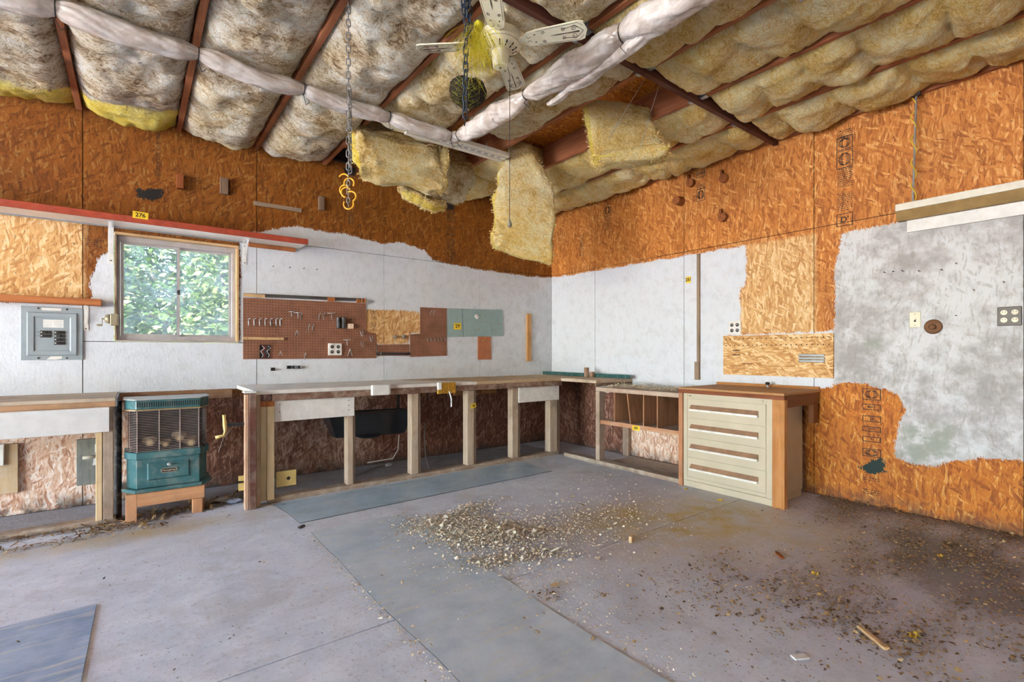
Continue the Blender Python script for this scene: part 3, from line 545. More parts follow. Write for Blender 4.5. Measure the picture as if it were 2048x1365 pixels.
MB().box(xm - .006, xm + .012, .030, .040, 1.66, 1.70).box(xm - .012, xm + .004, .024, .032, 1.675, 1.685).build('latch', M_IRON, win)
# shrubs and trees beyond the window
def leafmat(name, a, b):
    m, t, p = newmat(name); r = t.n('ShaderNodeNewGeometry').outputs['Random Per Island']
    c = t.ramp(r, [(0, a), (.75, b), (1, C(186, 184, 130))]); t.put(p.inputs['Base Color'], c); p.inputs['Roughness'].default_value = .5
    tl = t.n('ShaderNodeBsdfTranslucent', {0: c}); mx = t.n('ShaderNodeMixShader', {0: .35, 1: p.outputs[0], 2: tl.outputs[0]}); m.node_tree.links.new(mx.outputs[0], m.node_tree.nodes['Material Output'].inputs[0]); return m
LEAF = [leafmat('leaf_green', C(24, 52, 18), C(92, 124, 48)), leafmat('leaf_pale', C(34, 62, 28), C(128, 150, 78))]
def tree(label, x, y, h, r, n, mi, seed, ls=.06):
    rg = np.random.default_rng(seed); root = thing('leafy_tree', label, 'tree', (x, y, -.16), 'trees outside the window')
    tr = MB()
    for k in range(5):
        a = k * 1.26 + seed; tr.tube([(x, y, -.16), (x + .05 * math.cos(a), y + .05 * math.sin(a), h * .3), (x + r * .5 * math.cos(a), y + r * .5 * math.sin(a), h * .62), (x + r * .7 * math.cos(a), y + r * .7 * math.sin(a), h * .85)], [.09, .07, .04, .015], 7)
    tr.build('trunk', wood('bark', C(70, 60, 50), C(120, 108, 94), 'z'), root)
    th = rg.uniform(0, 2 * math.pi, n); ph = rg.uniform(-1, 1, n); rr = rg.uniform(.25, 1, n) ** .4; sx = np.sqrt(1 - ph ** 2)
    P = np.stack([np.cos(th) * sx, np.sin(th) * sx, ph], 1) * rr[:, None]; lump = 1 + .28 * fbm(P * 2.6, seed, 3); P = P * lump[:, None]; P = P * np.array([r, r, h * .56]) + np.array([x, y, h * .5])
    P = P[P[:, 2] > -.1]; mb = MB(); n = len(P); q = rg.normal(size=(n, 3)); q[:, 2] *= .6; q /= np.linalg.norm(q, axis=1)[:, None]; q2 = np.cross(q, rg.normal(size=(n, 3))); q2 /= np.linalg.norm(q2, axis=1)[:, None]; L = ls * rg.uniform(.6, 1.3, n)[:, None]
    V = np.stack([P - q * L, P + q2 * L * .45, P + q * L, P - q2 * L * .45], 1).reshape(-1, 3); mb.v = [tuple(v) for v in V]; mb.f = [(4 * i, 4 * i + 1, 4 * i + 2, 4 * i + 3) for i in range(n)]
    tag(mb.build('foliage', LEAF[mi], root), kind='stuff')
tree('pale blossom-flecked tree outside the right window pane', -2.8, 4.3, 3.6, 1.12, 12000, 1, 21)
tree('bushy green tree seen through the left window pane', -5.35, 4.6, 3.4, 1.12, 12000, 0, 22)
tree('dark green tree behind the two nearer ones outside the window', -4.1, 8.6, 5.2, 2.1, 20000, 0, 23, .085)
tree('tall pale tree at the far right outside the window', .9, 8.8, 5.0, 2.1, 12000, 1, 24, .085)
tree('distant green tree at the far left outside the window', -9.2, 9.0, 4.8, 2.1, 12000, 0, 25, .085)
#PART3
# ------------------------------------------------------------------ things on the back wall
UP = (0, 0, 1); XR = (1, 0, 0)       # reading directions on the back wall
YR = (0, -1, 0)                      # reading direction on the right wall
def scr(mb, x, z, y=-.004, r=.004): mb.cyl((x, y - .002, z), (x, y + .002, z), r, 8)
# red shelf
sh = thing('wall_shelf', 'long red-edged shelf with white underside above the window', 'shelf', (-4.2, -.15, 2.185))
xs1 = A(616, 480, -.30)[0]
shm = pm('shelf_red', C(166, 66, 42), .5, var=.15, dust=.05); shw = pm('shelf_cream', C(226, 214, 200), .35, var=.06)
MB().box(-8.4, xs1, -.30, -.004, 2.165, 2.172).build('underside', shw, sh)
MB().box(-8.4, xs1, -.30, -.004, 2.172, 2.195).build('board', shm, sh)
MB().box(-8.4, xs1, -.312, -.30, 2.150, 2.200).build('front_edge', shm, sh, .003)
box('rear_strip', pm('strip_grey', C(150, 150, 152), .5), (-8.4, xs1 - .35, -.012, -.002, 2.155, 2.165), sh, 0)
def bracket(label, x, zt, ht, dp, wd=.035, holes=4):
    b = thing('shelf_bracket', label, 'bracket', (x, 0, zt - ht), 'white steel shelf brackets')
    m = M_WHITE; box('wall_plate', m, (x - wd / 2, x + wd / 2, -.005, -.0005, zt - ht, zt), b, .001)
    MB().box(x - wd / 2, x + wd / 2, -dp, -.0055, zt - .005, zt - .0005).build('arm', m, b)
    MB().beam((x, -dp * .8, zt - .008), (x, -.008, zt - ht * .75), (1, 0, 0), .004, wd * .5).build('brace', m, b)
    hm = MB()
    for i in range(holes): scr(hm, x, zt - ht * (.18 + .75 * i / max(1, holes - 1)), -.0055, .005)
    hm.build('screw_head', M_IRON, b)
x = A(222, 480)[0]; bracket('white bracket under the red shelf, left of the window', x, 2.164, .29, .26)
x = A(489, 490)[0]; bracket('white bracket under the red shelf, at the right window jamb', x, 2.164, .20, .22, .028, 3)
p0, p1 = A(496, 490), A(590, 502); tag(box('ledger_board', wood('orange_wood', *ORANGE, 'x'), (p0[0], p1[0], -.022, -.001, 2.128, 2.163)), 'short rough board nailed under the right end of red shelf', 'board')
# price tags
def tagA(label, px, py, y, wd, ht, s, tilt=0.):
    c = A(px, py, y); o = thing('price_tag', label, 'tag', tuple(c), 'yellow numbered paper tags')
    r = Vector((math.cos(tilt), 0, math.sin(tilt))); u = Vector((-math.sin(tilt), 0, math.cos(tilt))); cc = Vector(c)
    MB().obox(cc, r * wd / 2, Vector((0, .0008, 0)), u * ht / 2).build('paper', M_YTAG, o)
    if s: text(s, ht * .8, cc + Vector((0, -.0012, 0)), r, u, M_BLACK, o)
def tagB(label, px, py, x, wd, ht, s):
    c = B(px, py, x); o = thing('price_tag', label, 'tag', tuple(c), 'yellow numbered paper tags'); MB().box(x - .0008, x + .0008, c[1] - wd / 2, c[1] + wd / 2, c[2] - ht / 2, c[2] + ht / 2).build('paper', M_YTAG, o)
    if s: text(s, ht * .75, (x - .0012, c[1], c[2]), YR, UP, M_BLACK, o)
tagA('yellow tag 276 on the red edge of the long shelf', 281, 431, -.3135, .095, .052, '276', -.03)
# lower ledge above the breaker panel
x1 = A(203, 603, -.06)[0]
lg = thing('wall_ledge', 'narrow bare wood ledge above the grey breaker panel', 'shelf', (-5.5, -.03, 1.55)); box('board', wood('orange_wood', C(160, 98, 52), C(208, 148, 92), 'x'), (-8.2, x1, -.09, -.001, A(100, 612)[2] + .012, A(100, 600)[2] + .016), lg)
x = A(172, 640)[0]; bracket('small white bracket right of the grey breaker panel', x, A(172, 612)[2] + .01, .20, .06, .032, 3)
# breaker panel
pa0, pa1 = A(42, 612), A(166, 720); cx = (pa0[0] + pa1[0]) / 2; cz = (pa0[2] + pa1[2]) / 2; hw, hh = (pa1[0] - pa0[0]) / 2, (pa0[2] - pa1[2]) / 2
bp = thing('breaker_panel', 'grey steel breaker panel with open door frame and labels', 'breaker panel', (cx, 0, cz - hh)); gm = pm('panel_grey', C(150, 160, 164), .4, var=.05); gm2 = pm('panel_grey_dark', C(120, 130, 136), .45, var=.05)
def frame(mb, cx, cz, w0, h0, w1, h1, y0, y1):
    o = [(cx - w0, y0, cz - h0), (cx + w0, y0, cz - h0), (cx + w0, y0, cz + h0), (cx - w0, y0, cz + h0)]; i = [(cx - w1, y1, cz - h1), (cx + w1, y1, cz - h1), (cx + w1, y1, cz + h1), (cx - w1, y1, cz + h1)]
    mb.add(o + i, [(k, (k + 1) % 4, 4 + (k + 1) % 4, 4 + k) for k in range(4)])
mb = MB().box(cx - hw, cx + hw, -.012, -.001, cz - hh, cz + hh); mb.build('cover', gm, bp, .002)
mb = MB(); frame(mb, cx, cz - .005, hw * .82, hh * .82, hw * .78, hh * .78, -.012, -.022); frame(mb, cx, cz - .005, hw * .78, hh * .78, hw * .60, hh * .66, -.022, -.020); frame(mb, cx, cz - .005, hw * .60, hh * .66, hw * .55, hh * .60, -.020, -.013); mb.build('door_frame', gm, bp)
box('dead_front', gm, (cx - hw * .55, cx + hw * .55, -.0145, -.0122, cz - .005 - hh * .60, cz - .005 + hh * .60), bp, 0)
box('label_card', M_WHITE, (cx - hw * .30, cx + hw * .36, -.0155, -.0146, cz + hh * .22, cz + hh * .52), bp, 0)
ln = MB()
for k in range(5):
    z = cz + hh * (.26 + .05 * k); ln.box(cx - hw * .27, cx - hw * .02, -.0159, -.0156, z, z + .0012); ln.box(cx + hw * .04, cx + hw * .32, -.0159, -.0156, z, z + .0012)
ln.build('printed_lines', pm('grey_print', C(150, 150, 150), .7), bp)
def breaker(x0, x1, z0, z1):
    b = box('breaker', M_BLACK, (x0, x1, -.020, -.0146, z0, z1), bp, .001); zc = (z0 + z1) / 2
    MB().box(x0 + (x1 - x0) * .30, x0 + (x1 - x0) * .55, -.026, -.0201, zc - .004, zc + .004).build('toggle', M_IRON, b); MB().box(x0 + .003, x0 + .012, -.0206, -.0201, zc - .004, zc + .004).build('rating_mark', M_WHITE, b)
for k in range(2): z = cz - hh * .02 - k * hh * .135; breaker(cx - hw * .40, cx - hw * .04, z, z + hh * .12)
for k in range(4): z = cz - hh * .02 - k * hh * .135; breaker(cx + hw * .05, cx + hw * .41, z, z + hh * .12); text('1357'[3 - k], .012, (cx + hw * .47, -.0148, z + hh * .06), XR, UP, M_BLACK, bp)
for k in range(2): text('86'[k], .012, (cx - hw * .46, -.0148, cz + hh * (.04 - .135 * k)), XR, UP, M_BLACK, bp)
MB().box(cx - hw * .35, cx + hw * .28, -.0135, -.0122, cz + hh * .86, cz + hh * .96).build('warning_label', M_WHITE, bp); MB().prism([(cx - hw * .2, -.0122, cz - hh * .98), (cx - hw * .05, -.0122, cz - hh * .86), (cx + hw * .30, -.0122, cz - hh * .86), (cx + hw * .30, -.0122, cz - hh * .95), (cx + hw * .1, -.0122, cz - hh * .99)], (0, -.0012, 0)).build('torn_label', M_WHITE, bp)
sm = MB()
for sx in (-.45, .47):
    for sz in (.93, -.93): sm.cyl((cx + sx * hw, -.016, cz + sz * hh), (cx + sx * hw, -.012, cz + sz * hh), .007, 10)
sm.build('screw_head', M_IRON, bp)
# pencil sharpener
c = A(222, 640, -.05); ps = thing('pencil_sharpener', 'tan crank pencil sharpener mounted by the window', 'sharpener', (c[0], 0, c[2] - .05)); pmx = pm('sharpener_tan', C(150, 138, 112), .45, .2)
box('housing', pmx, (c[0] - .005, c[0] + .045, -.085, -.001, c[2] - .045, c[2] + .045), ps, .006)
MB().lathe((c[0] - .006, -.045, c[2] + .005), (-1, 0, 0), [(0, .036), (.012, .036), (.028, .028), (.034, .012)], 20).build('cutter_cover', pmx, ps, smooth=True)
MB().cyl((c[0] - .04, -.045, c[2] + .005), (c[0] - .055, -.045, c[2] + .005), .006, 10).beam((c[0] - .052, -.045, c[2] + .01), (c[0] - .052, -.055, c[2] - .045), (1, 0, 0), .010, .004).lathe((c[0] - .052, -.055, c[2] - .045), (-1, 0, 0), [(0, .006), (.01, .009), (.03, .008), (.035, .003)], 12).build('crank', pmx, ps)
# blocks and stick on the upper wall
rw = wood('grey_block', C(90, 70, 56), C(150, 126, 104), 'z'); rwx = wood('grey_block', C(120, 100, 80), C(176, 154, 130), 'x')
for k, (x0, y0, x1, y1, dp, lab) in enumerate(((353, 349, 367, 379, .05, 'reddish wood block on upper wall, nearest the black paint smear'), (440, 355, 456, 390, .035, 'dark upright wood block on upper wall, middle of the three blocks'), (637, 393, 648, 422, .035, 'small upright wood block on upper wall, right of the slanting stick'))):
    a, b = A(x0, y0, -dp / 2), A(x1, y1, -dp / 2); o = thing('wood_block', lab, 'block', (a[0], 0, b[2]), 'wood blocks on the upper back wall'); box('block', rw if k else wood('red_block', C(120, 62, 32), C(166, 98, 56), 'z'), (a[0], b[0], -dp, -.0005, b[2], a[2]), o, .002); mm = MB(); scr(mm, (a[0] + b[0]) / 2, b[2] + .02, -dp, .003); mm.build('nail', M_IRON, o)
a, b = A(508, 406, -.02), A(603, 421, -.02); o = thing('wood_stick', 'weathered flat stick nailed across the upper back wall', 'stick', (a[0], 0, b[2])); MB().beam((a[0], -.012, a[2]), (b[0], -.012, b[2]), UP, .022, .036).build('stick', rwx, o, .002); mm = MB(); scr(mm, a[0] + .03, a[2], -.024); scr(mm, b[0] - .03, b[2], -.024); mm.build('nail', M_IRON, o)
# pegboards
def wallpoly(name, label, cat, pts, th, mat, group=None, y=0.): 
    P = [A(px, py) for px, py in pts]; return tag(MB().prism([(p[0], -.0008 - y, p[2]) for p in P], (0, -th, 0)).build(name, mat), label, cat, group)
wallpoly('pegboard', 'large brown pegboard full of hooks right of the window', 'pegboard', [(486, 596), (731, 607), (732, 664), (752, 668), (752, 717), (486, 719)], .008, M_PEG)
wallpoly('pegboard', 'narrow tall brown pegboard piece left of the grey-green board', 'pegboard', [(840, 615), (893, 617), (893, 712), (820, 714.5), (820, 669), (840, 668)], .008, M_PEG)
wallpoly('pegboard', 'low brown pegboard strip bridging the two bigger pegboards', 'pegboard', [(754, 690), (818, 689), (818, 712), (754, 712)], .006, M_PEG)
# saw-blade strips on top of the pegboard
a, b = A(487, 589, -.012), A(730, 601, -.012); st = thing('batten_stack', 'dark layered batten along the top edge of large pegboard', 'batten', (a[0], 0, a[2]))
for k in range(3): dz = .010 * (k - 1); MB().beam((a[0], -.012 - .004 * k, a[2] + dz - .004), (b[0], -.012 - .004 * k, b[2] + dz + .002), UP, .018, .009).build('strip', wood('dark_strip', C(58, 54, 54), C(104, 98, 94), 'x'), st)
for (px0, px1, py) in ((655, 669, 599), (713, 719, 602), (721, 725, 602), (727, 731, 602)): p, q = A(px0, py, -.03), A(px1, py, -.03); box('clamp_block', wood('orange_wood', C(150, 84, 46), C(196, 128, 76), 'z'), (p[0], q[0], -.045, -.025, p[2] - .02, p[2] + .02), st, .001)
a, b = A(487, 590, -.035), A(530, 593, -.035); tag(MB().beam((a[0], -.034, a[2]), (b[0], -.034, b[2]), UP, .012, .03).build('pine_strip', wood('pine', *PINE, 'x'), None, .001), 'pale pine slat at the left end of the dark batten', 'slat')
a, b = A(486, 677, -.02), A(567, 677, -.02); o = thing('pine_strip', 'pale pine slat with three screws low on the large pegboard', 'slat', (a[0], 0, a[2])); box('slat', wood('pine', *PINE, 'x'), (a[0], b[0], -.034, -.009, a[2] - .012, a[2] + .012), o); mm = MB(); [scr(mm, a[0] + t * (b[0] - a[0]), a[2], -.034) for t in (.1, .55, .9)]; mm.build('screw_head', M_IRON, o)
# outlet plates
def outletA(label, px0, py0, px1, py1, plate, y, n, dark, group='wall outlets'):
    a, b = A(px0, py0, y), A(px1, py1, y); cx, cz = (a[0] + b[0]) / 2, (a[2] + b[2]) / 2; w2, h2 = (b[0] - a[0]) / 2, (a[2] - b[2]) / 2
    o = thing('outlet', label, 'outlet', (cx, y, cz - h2), group); box('cover_plate', plate, (cx - w2, cx + w2, y - .012, y, cz - h2, cz + h2), o, .003)
    for sx in ((-.45, .45) if n == 4 else (0,)):
        for sz in (-.42, .42):
            rc = MB().lathe((cx + sx * w2, y - .0122, cz + sz * h2), (0, -1, 0), [(0, .017), (.002, .017), (.003, .015)], 18).build('receptacle', dark, o); q = MB()
            for dx in (-.006, .006): q.box(cx + sx * w2 + dx - .0012, cx + sx * w2 + dx + .0012, y - .0158, y - .0153, cz + sz * h2 - .002, cz + sz * h2 + .008)
            q.build('slot', M_WHITE if dark is not M_CREAM else M_BLACK, rc)
def outletB(label, px0, py0, px1, py1, plate, x, dark, kind='outlet', group='wall outlets'):
    a, b = B(px0, py0, x), B(px1, py1, x); cy, cz = (a[1] + b[1]) / 2, (a[2] + b[2]) / 2; w2, h2 = abs(b[1] - a[1]) / 2, (a[2] - b[2]) / 2
    o = thing(kind, label, 'outlet' if kind == 'outlet' else 'switch', (x, cy, cz - h2), group); box('cover_plate', plate, (x - .007, x, cy - w2, cy + w2, cz - h2, cz + h2), o, .003)
    if kind == 'light_switch':
        box('toggle_slot', M_BLACK, (x - .008, x - .0072, cy - .006, cy + .006, cz - .016, cz + .004), o, 0); box('toggle', M_CREAM, (x - .018, x - .0082, cy - .004, cy + .004, cz - .004, cz + .006), o, 0); q = MB()
        for s in (-1, 1): q.cyl((x - .0085, cy, cz + s * h2 * .72), (x - .0072, cy, cz + s * h2 * .72), .003, 8)
        q.build('screw_head', M_IRON, o); return
    for sy in (-.45, .45):
        for sz in (-.40, .40):
            rc = MB().lathe((x - .0072, cy + sy * w2, cz + sz * h2), (-1, 0, 0), [(0, .0165), (.002, .0165), (.003, .015)], 18).build('receptacle', dark, o); q = MB()
            for dy in (-.006, .006): q.box(x - .0112, x - .0105, cy + sy * w2 + dy - .0012, cy + sy * w2 + dy + .0012, cz + sz * h2 - .002, cz + sz * h2 + .008)
            q.build('slot', M_BLACK if dark is M_CREAM else M_WHITE, rc)
DK = pm('dark_receptacle', C(44, 44, 46), .4)
outletA('white four-socket outlet on the large pegboard', 656, 687, 683, 711, M_WHITE, -.009, 4, DK)
a, b = A(519, 690, -.009), A(539, 717, -.009); o = thing('junction_box', 'open black junction box low on the large pegboard', 'junction box', (a[0], 0, b[2]))
mb = MB().box(a[0], b[0], -.0105, -.0092, b[2], a[2]); [mb.box(*q) for q in ((a[0], a[0] + .004, -.02, -.0105, b[2], a[2]), (b[0] - .004, b[0], -.02, -.0105, b[2], a[2]), (a[0], b[0], -.02, -.0105, b[2], b[2] + .004), (a[0], b[0], -.02, -.0105, a[2] - .004, a[2]))]; mb.build('box_shell', M_BLACK, o)
for k, cc in enumerate((C(210, 205, 200), C(150, 40, 30), C(60, 62, 70), C(190, 190, 190))): x = a[0] + .02 + .017 * k; MB().tube([(x, -.012, a[2] - .008), (x + .02, -.018, a[2] - .03), (x - .012, -.016, a[2] - .06), (x + .01, -.018, b[2] + .03), (x, -.012, b[2] + .008)], .003, 6).build('wire', pm('wire%d' % k, cc, .4), o, smooth=True)
# tape rolls / film pots
for k, px in enumerate((677, 687)):
    c = A(px, 646, -.03); tag(MB().lathe((c[0], -.032, c[2] - .055), UP, [(0, .016), (.002, .021), (.108, .021), (.11, .016)], 20).build('black_canister', pm('black_rubber', C(48, 48, 52), .5, dust=.15), smooth=False), ['left black tube-shaped canister on the large pegboard', 'right black tube-shaped canister on the large pegboard'][k], 'canister', 'black canisters on pegboard')
c = A(701, 653, -.03); o = thing('wood_block', 'small pale square block beside the black canisters', 'block', (c[0], 0, c[2])); box('block', wood('pale_block', C(206, 176, 148), C(232, 210, 186), 'x'), (c[0] - .028, c[0] + .028, -.045, -.009, c[2] - .025, c[2] + .025), o, .003); MB().cyl((c[0], -.047, c[2] + .006), (c[0], -.0449, c[2] + .006), .004, 8).build('hole', M_BLACK, o)
# peg hooks
def hook(label, px, py, y, shape='L', s=1., group=None):
    c = A(px, py, y); x, z = c[0], c[2]; y0 = y
    if shape == 'L': pts = [(x, y0, z), (x, y0 - .035 * s, z), (x, y0 - .040 * s, z + .006), (x, y0 - .042 * s, z + .02 * s)]; ex = [(x, y0 - .002, z + .004), (x, y0 - .002, z - .05 * s)]
    elif shape == 'U': pts = [(x - .012 * s, y0, z + .03 * s), (x - .012 * s, y0 - .02, z + .02 * s), (x - .006 * s, y0 - .03, z - .03 * s), (x + .008 * s, y0 - .03, z - .034 * s), (x + .014 * s, y0 - .02, z + .01 * s)]; ex = [(x + .014 * s, y0 - .02, z + .01 * s), (x + .018 * s, y0, z + .03 * s)]
    elif shape == 'I': pts = [(x + .008, y0 - .04, z + .032), (x, y0 - .002, z + .03), (x, y0 - .004, z + .02), (x, y0 - .004, z - .02), (x, y0 - .002, z - .03), (x - .006, y0 - .045, z - .03)]; ex = [(x - .006, y0 - .045, z - .03), (x - .006, y0 - .047, z - .02)]
    elif shape == 'T': pts = [(x - .035 * s, y0 - .004, z + .014), (x + .02 * s, y0 - .03, z + .014), (x + .03 * s, y0 - .03, z + .022)]; ex = [(x, y0 - .014, z + .014), (x, y0 - .02, z - .04 * s)]
    else: pts = [(x - .015 * s, y0, z - .03 * s), (x, y0 - .02, z + .03 * s), (x + .012 * s, y0 - .025, z - .02 * s), (x + .02 * s, y0 - .01, z - .03 * s)]; ex = [(x - .015 * s, y0, z - .03 * s), (x - .02 * s, y0 - .015, z - .028 * s)]
    tag(MB().tube(pts, .0032 * s, 6).tube(ex, .0032 * s, 6).build('peg_hook', M_STEEL, smooth=True), label, 'hook', group)
for i in range(6): hook('%s from the left in the row of six steel hooks on large pegboard' % ORD[i], 497 + i * 11, 645, -.009, 'I', 1.0, 'row of six hooks on large pegboard')
hook('tall double-ended steel hook at the right end of the hook row', 560, 645, -.009, 'I', 1.3)
for k, (px, py, sh_, s, lab) in enumerate(((582, 627, 'T', .8, 'bent wire hook near the top left middle of large pegboard'), (595, 629, 'T', 1., 'double steel hook just right of the top left middle one'), (602, 630, 'L', .9, 'short steel hook paired beside the double hook'), (638, 630, 'L', 1., 'left one of two short hooks above the black canisters'), (647, 630, 'L', 1., 'right one of two short hooks above the black canisters'), (662, 630, 'T', 1.1, 'wide steel hook directly above the black canisters'), (617, 653, 'L', .9, 'left one of two hooks at the pegboard centre'), (625, 653, 'L', .9, 'right one of two hooks at the pegboard centre'), (593, 666, 'V', .8, 'bent steel clip left of centre on the large pegboard'), (693, 683, 'T', 1., 'single straight hook right of the four-socket outlet'), (699, 705, 'V', 1.2, 'big inverted V wire right of the four-socket outlet'), (722, 667, 'U', 1., 'upper curled wire hook at the right edge of large pegboard'), (723, 688, 'U', 1., 'middle curled wire hook at the right edge of large pegboard'), (741, 678, 'U', 1., 'rightmost curled wire hook on the large pegboard'), (560, 707, 'V', .7, 'crossed wire hook right of the black junction box'), (609, 710, 'L', 1., 'lone upright hook low on the large pegboard'))): hook(lab, px, py, -.009, sh_, s, 'loose hooks on large pegboard')
for i in range(6): hook('%s from the left in the row of six wire hooks on narrow pegboard' % ORD[i], 853 + i * 7, 679, -.009, 'U', .62, 'row of six hooks on narrow pegboard')
for i in range(2): hook(['left', 'right'][i] + ' wire hook at the top of the narrow pegboard', 861 + i * 6, 624, -.009, 'L', .8, 'top hooks on narrow pegboard')
for i, px in enumerate((790, 808)): c = A(px, 674, -.02); tag(MB().lathe((c[0], -.001, c[2]), (0, -1, 0), [(0, .012), (.01, .014), (.012, .02 + .004 * i), (.022, .021 + .004 * i), (.026, .012), (.034, .011)], 14).build('round_knob', pm('grey_knob', C(150, 140, 126), .5, .3)), ['smaller', 'larger'][i] + ' grey knob on bare strand board between pegboards', 'knob', 'knobs between pegboards')
a, b = A(752, 708, -.012), A(821, 707, -.012); o = thing('magnetic_tool_bar', 'black magnetic tool bar under the low pegboard strip', 'tool holder', (a[0], 0, a[2])); box('bar', pm('bar_black', C(38, 40, 46), .35), (a[0] + .05, b[0] - .05, -.026, -.009, a[2] - .012, a[2] + .012), o); [MB().box(q, q + .05, -.014, -.009, a[2] - .014, a[2] + .014).cyl((q + .018, -.018, a[2]), (q + .018, -.014, a[2]), .006, 10).build('end_bracket', M_IRON, o) for q in (a[0], b[0] - .05)]
# grey-green board with pins
P = [A(*q) for q in ((893, 617), (1004, 620), (1006, 673), (894, 674.5))]; tb = thing('pin_board', 'grey-green painted board dotted with pins, right of pegboards', 'board', (P[3][0], 0, P[3][2])); tm = pm('board_teal', C(142, 164, 162), .45, var=.06)
def pz(f, g): t = P[0] + (P[1] - P[0]) * f; b = P[3] + (P[2] - P[3]) * f; return t + (b - t) * g
for (f0, f1, g0, g1, d) in ((0, .262, 0, 1, .009), (.268, 1, 0, .52, .010), (.268, .77, .53, 1, .009), (.774, 1, .53, .995, .009)): q = [pz(f0, g0), pz(f1, g0), pz(f1, g1), pz(f0, g1)]; MB().prism([(v[0], -.0008, v[2]) for v in q], (0, -d, 0)).build('panel', tm, tb)
rr = random.Random(5)
for k in range(26): v = pz(.3 + .65 * rr.random() ** .8, .05 + .75 * rr.random()) if k > 3 else pz(.1 + .06 * k, .3 + .1 * k); MB().lathe((v[0], -.0102, v[2]), (0, -1, 0), [(0, .0015), (.006, .0015), (.008, .005), (.011, .004)], 8).build('pin', pm('brass', C(200, 160, 70), .35, .7) if k % 3 else M_STEEL, tb)
v = pz(.5, .28); o = tag(MB().obox((v[0], -.024, v[2]), (.014, 0, .012), (0, .012, 0), (-.016, 0, .019)).build('white_clip', M_WHITE, None, .003), 'small white tilted block pinned on the grey-green board', 'clip')
tagA('yellow tag stuck on the grey-green pin board', 915, 653, -.022, .10, .075, '29', .05)
c = [A(*q) for q in ((955, 673.5), (981, 674), (982, 719), (955, 720))]; o = thing('clipboard', 'small brown hardboard panel hanging below the pin board', 'hardboard', (c[3][0], 0, c[3][2])); MB().prism([(v[0], -.001, v[2]) for v in c], (0, -.009, 0)).build('panel', pm('hardboard', C(172, 104, 66), .55), o, .002); mm = MB(); [mm.lathe((c[0][0] + dx, -.010, c[0][2] - dz), (0, -1, 0), [(0, .008), (.004, .010), (.008, .005)], 10) for dx, dz in ((.09, .02), (.065, .045))]; mm.build('brass_pin', pm('brass', C(200, 160, 70), .35, .7), o)
a, b = A(1054, 628, -.02), A(1062, 723, -.02); tag(box('wood_stick', wood('pine', C(168, 116, 66), C(212, 164, 108), 'z'), (a[0], b[0], -.03, -.001, b[2], a[2])), 'upright pine stick on white wall near the room corner', 'stick')
for k, (px, lab) in enumerate(((546, 'lone dark clip on the white wall below the pegboard'), (578, 'leftmost of three clips in a row below the pegboard'), (587, 'middle of three clips in a row below the pegboard'), (598, 'rightmost of three clips in a row below the pegboard'))): c = A(px, 739 if k == 0 else 735, -.01); o = thing('wall_clip', lab, 'clip', (c[0], 0, c[2]), 'spring clips below the pegboard'); box('base', M_IRON, (c[0] - .018, c[0] + .018, -.004, -.0005, c[2] - .015, c[2] + .015), o, 0); MB().box(c[0] - .018, c[0] - .012, -.03, -.004, c[2] - .012, c[2] + .012).box(c[0] + .008, c[0] + .014, -.03, -.004, c[2] - .012, c[2] + .012).build('jaw', M_BLACK if k < 2 else M_STEEL, o)
# nails in the painted walls
def nails(label, pts, wall, name='bent_nail'):
    for k, (px, py) in enumerate(pts):
        c = A(px, py) if wall == 'A' else B(px, py); d = Vector((0, -1, 0)) if wall == 'A' else Vector((-1, 0, 0)); o = Vector(c)
        tag(MB().tube([o + d * .0005, o + d * .03, o + d * .045 + Vector((0, 0, -.006 if k % 2 else .004))], .0022, 5).lathe(o + d * .045, d, [(0, .0045), (.002, .0045)], 8).build(name, M_IRON), '%s %s, counted from the left' % (ORD[k], label), 'nail', label)
nails('bent nail on white wall below the shelf end', [(545, 534), (578, 536), (606, 538), (632, 540)], 'A')
nails('bent nail on the grey painted right wall', [(1772, 546), (1790, 544), (1808, 543), (1841, 543), (1886, 541), (1915, 528), (1950, 581), (2010, 565), (1915, 632)], 'B')
#PART4
# ------------------------------------------------------------------ things on the right wall
box('batten_strip', wood('batten', C(120, 98, 82), C(168, 146, 124), 'z'), (-.02, -.0008, B(1401, 600)[1], B(1395.5, 600)[1], .90, B(1398, 508)[2]), wall_right); box('batten_strip', wood('batten', C(150, 120, 90), C(196, 168, 134), 'z'), (-.032, -.0205, B(1400, 740)[1] - .005, B(1394, 740)[1] + .01, .90, 1.08), wall_right)
def pegB(label, px, py, ln, r, kind):
    c = B(px, py); o = thing('wall_peg', label, 'peg', (0, c[1], c[2]), 'turned wood pegs on the upper right wall'); wd = wood('peg', C(110, 60, 30), C(170, 104, 58), 'x')
    MB().lathe((-.0005, c[1], c[2]), (-1, 0, 0), [(0, r), (ln - .004, r), (ln, r - .004)], 20).build('shaft', wd, o)
    if kind: MB().box(-ln - .006, -ln + .03, c[1] + r * .1, c[1] + r * .6, c[2] - r * .2, c[2] + r * 1.9).build('keeper', wd, o)
for k, (px, py, kd, lab) in enumerate(((1363, 404, 0, 'thick round wood peg lowest left on the upper right wall'), (1384, 367, 1, 'wood peg with upright keeper, upper left of the four pegs'), (1450, 358, 1, 'wood peg with upright keeper, upper right of the four pegs'), (1448, 436, 1, 'wood peg with upright keeper, lower right of the four pegs'))): pegB(lab, px, py, .10 if kd == 0 else .045, .045 if kd == 0 else .042, kd)
a, b = B(1447, 673, -.015), B(1667, 757, -.015); tbd = thing('tool_board', 'strand board tool panel with two rows of drilled holes', 'board', (0, a[1], b[2])); zt0, zt1 = B(1447, 673)[2], B(1666, 668)[2]
box('panel', osb('tool_board_osb', 'Bh', R_TAN), (-.02, -.001, b[1], a[1], b[2], zt0), tbd, .001)
hm = MB()
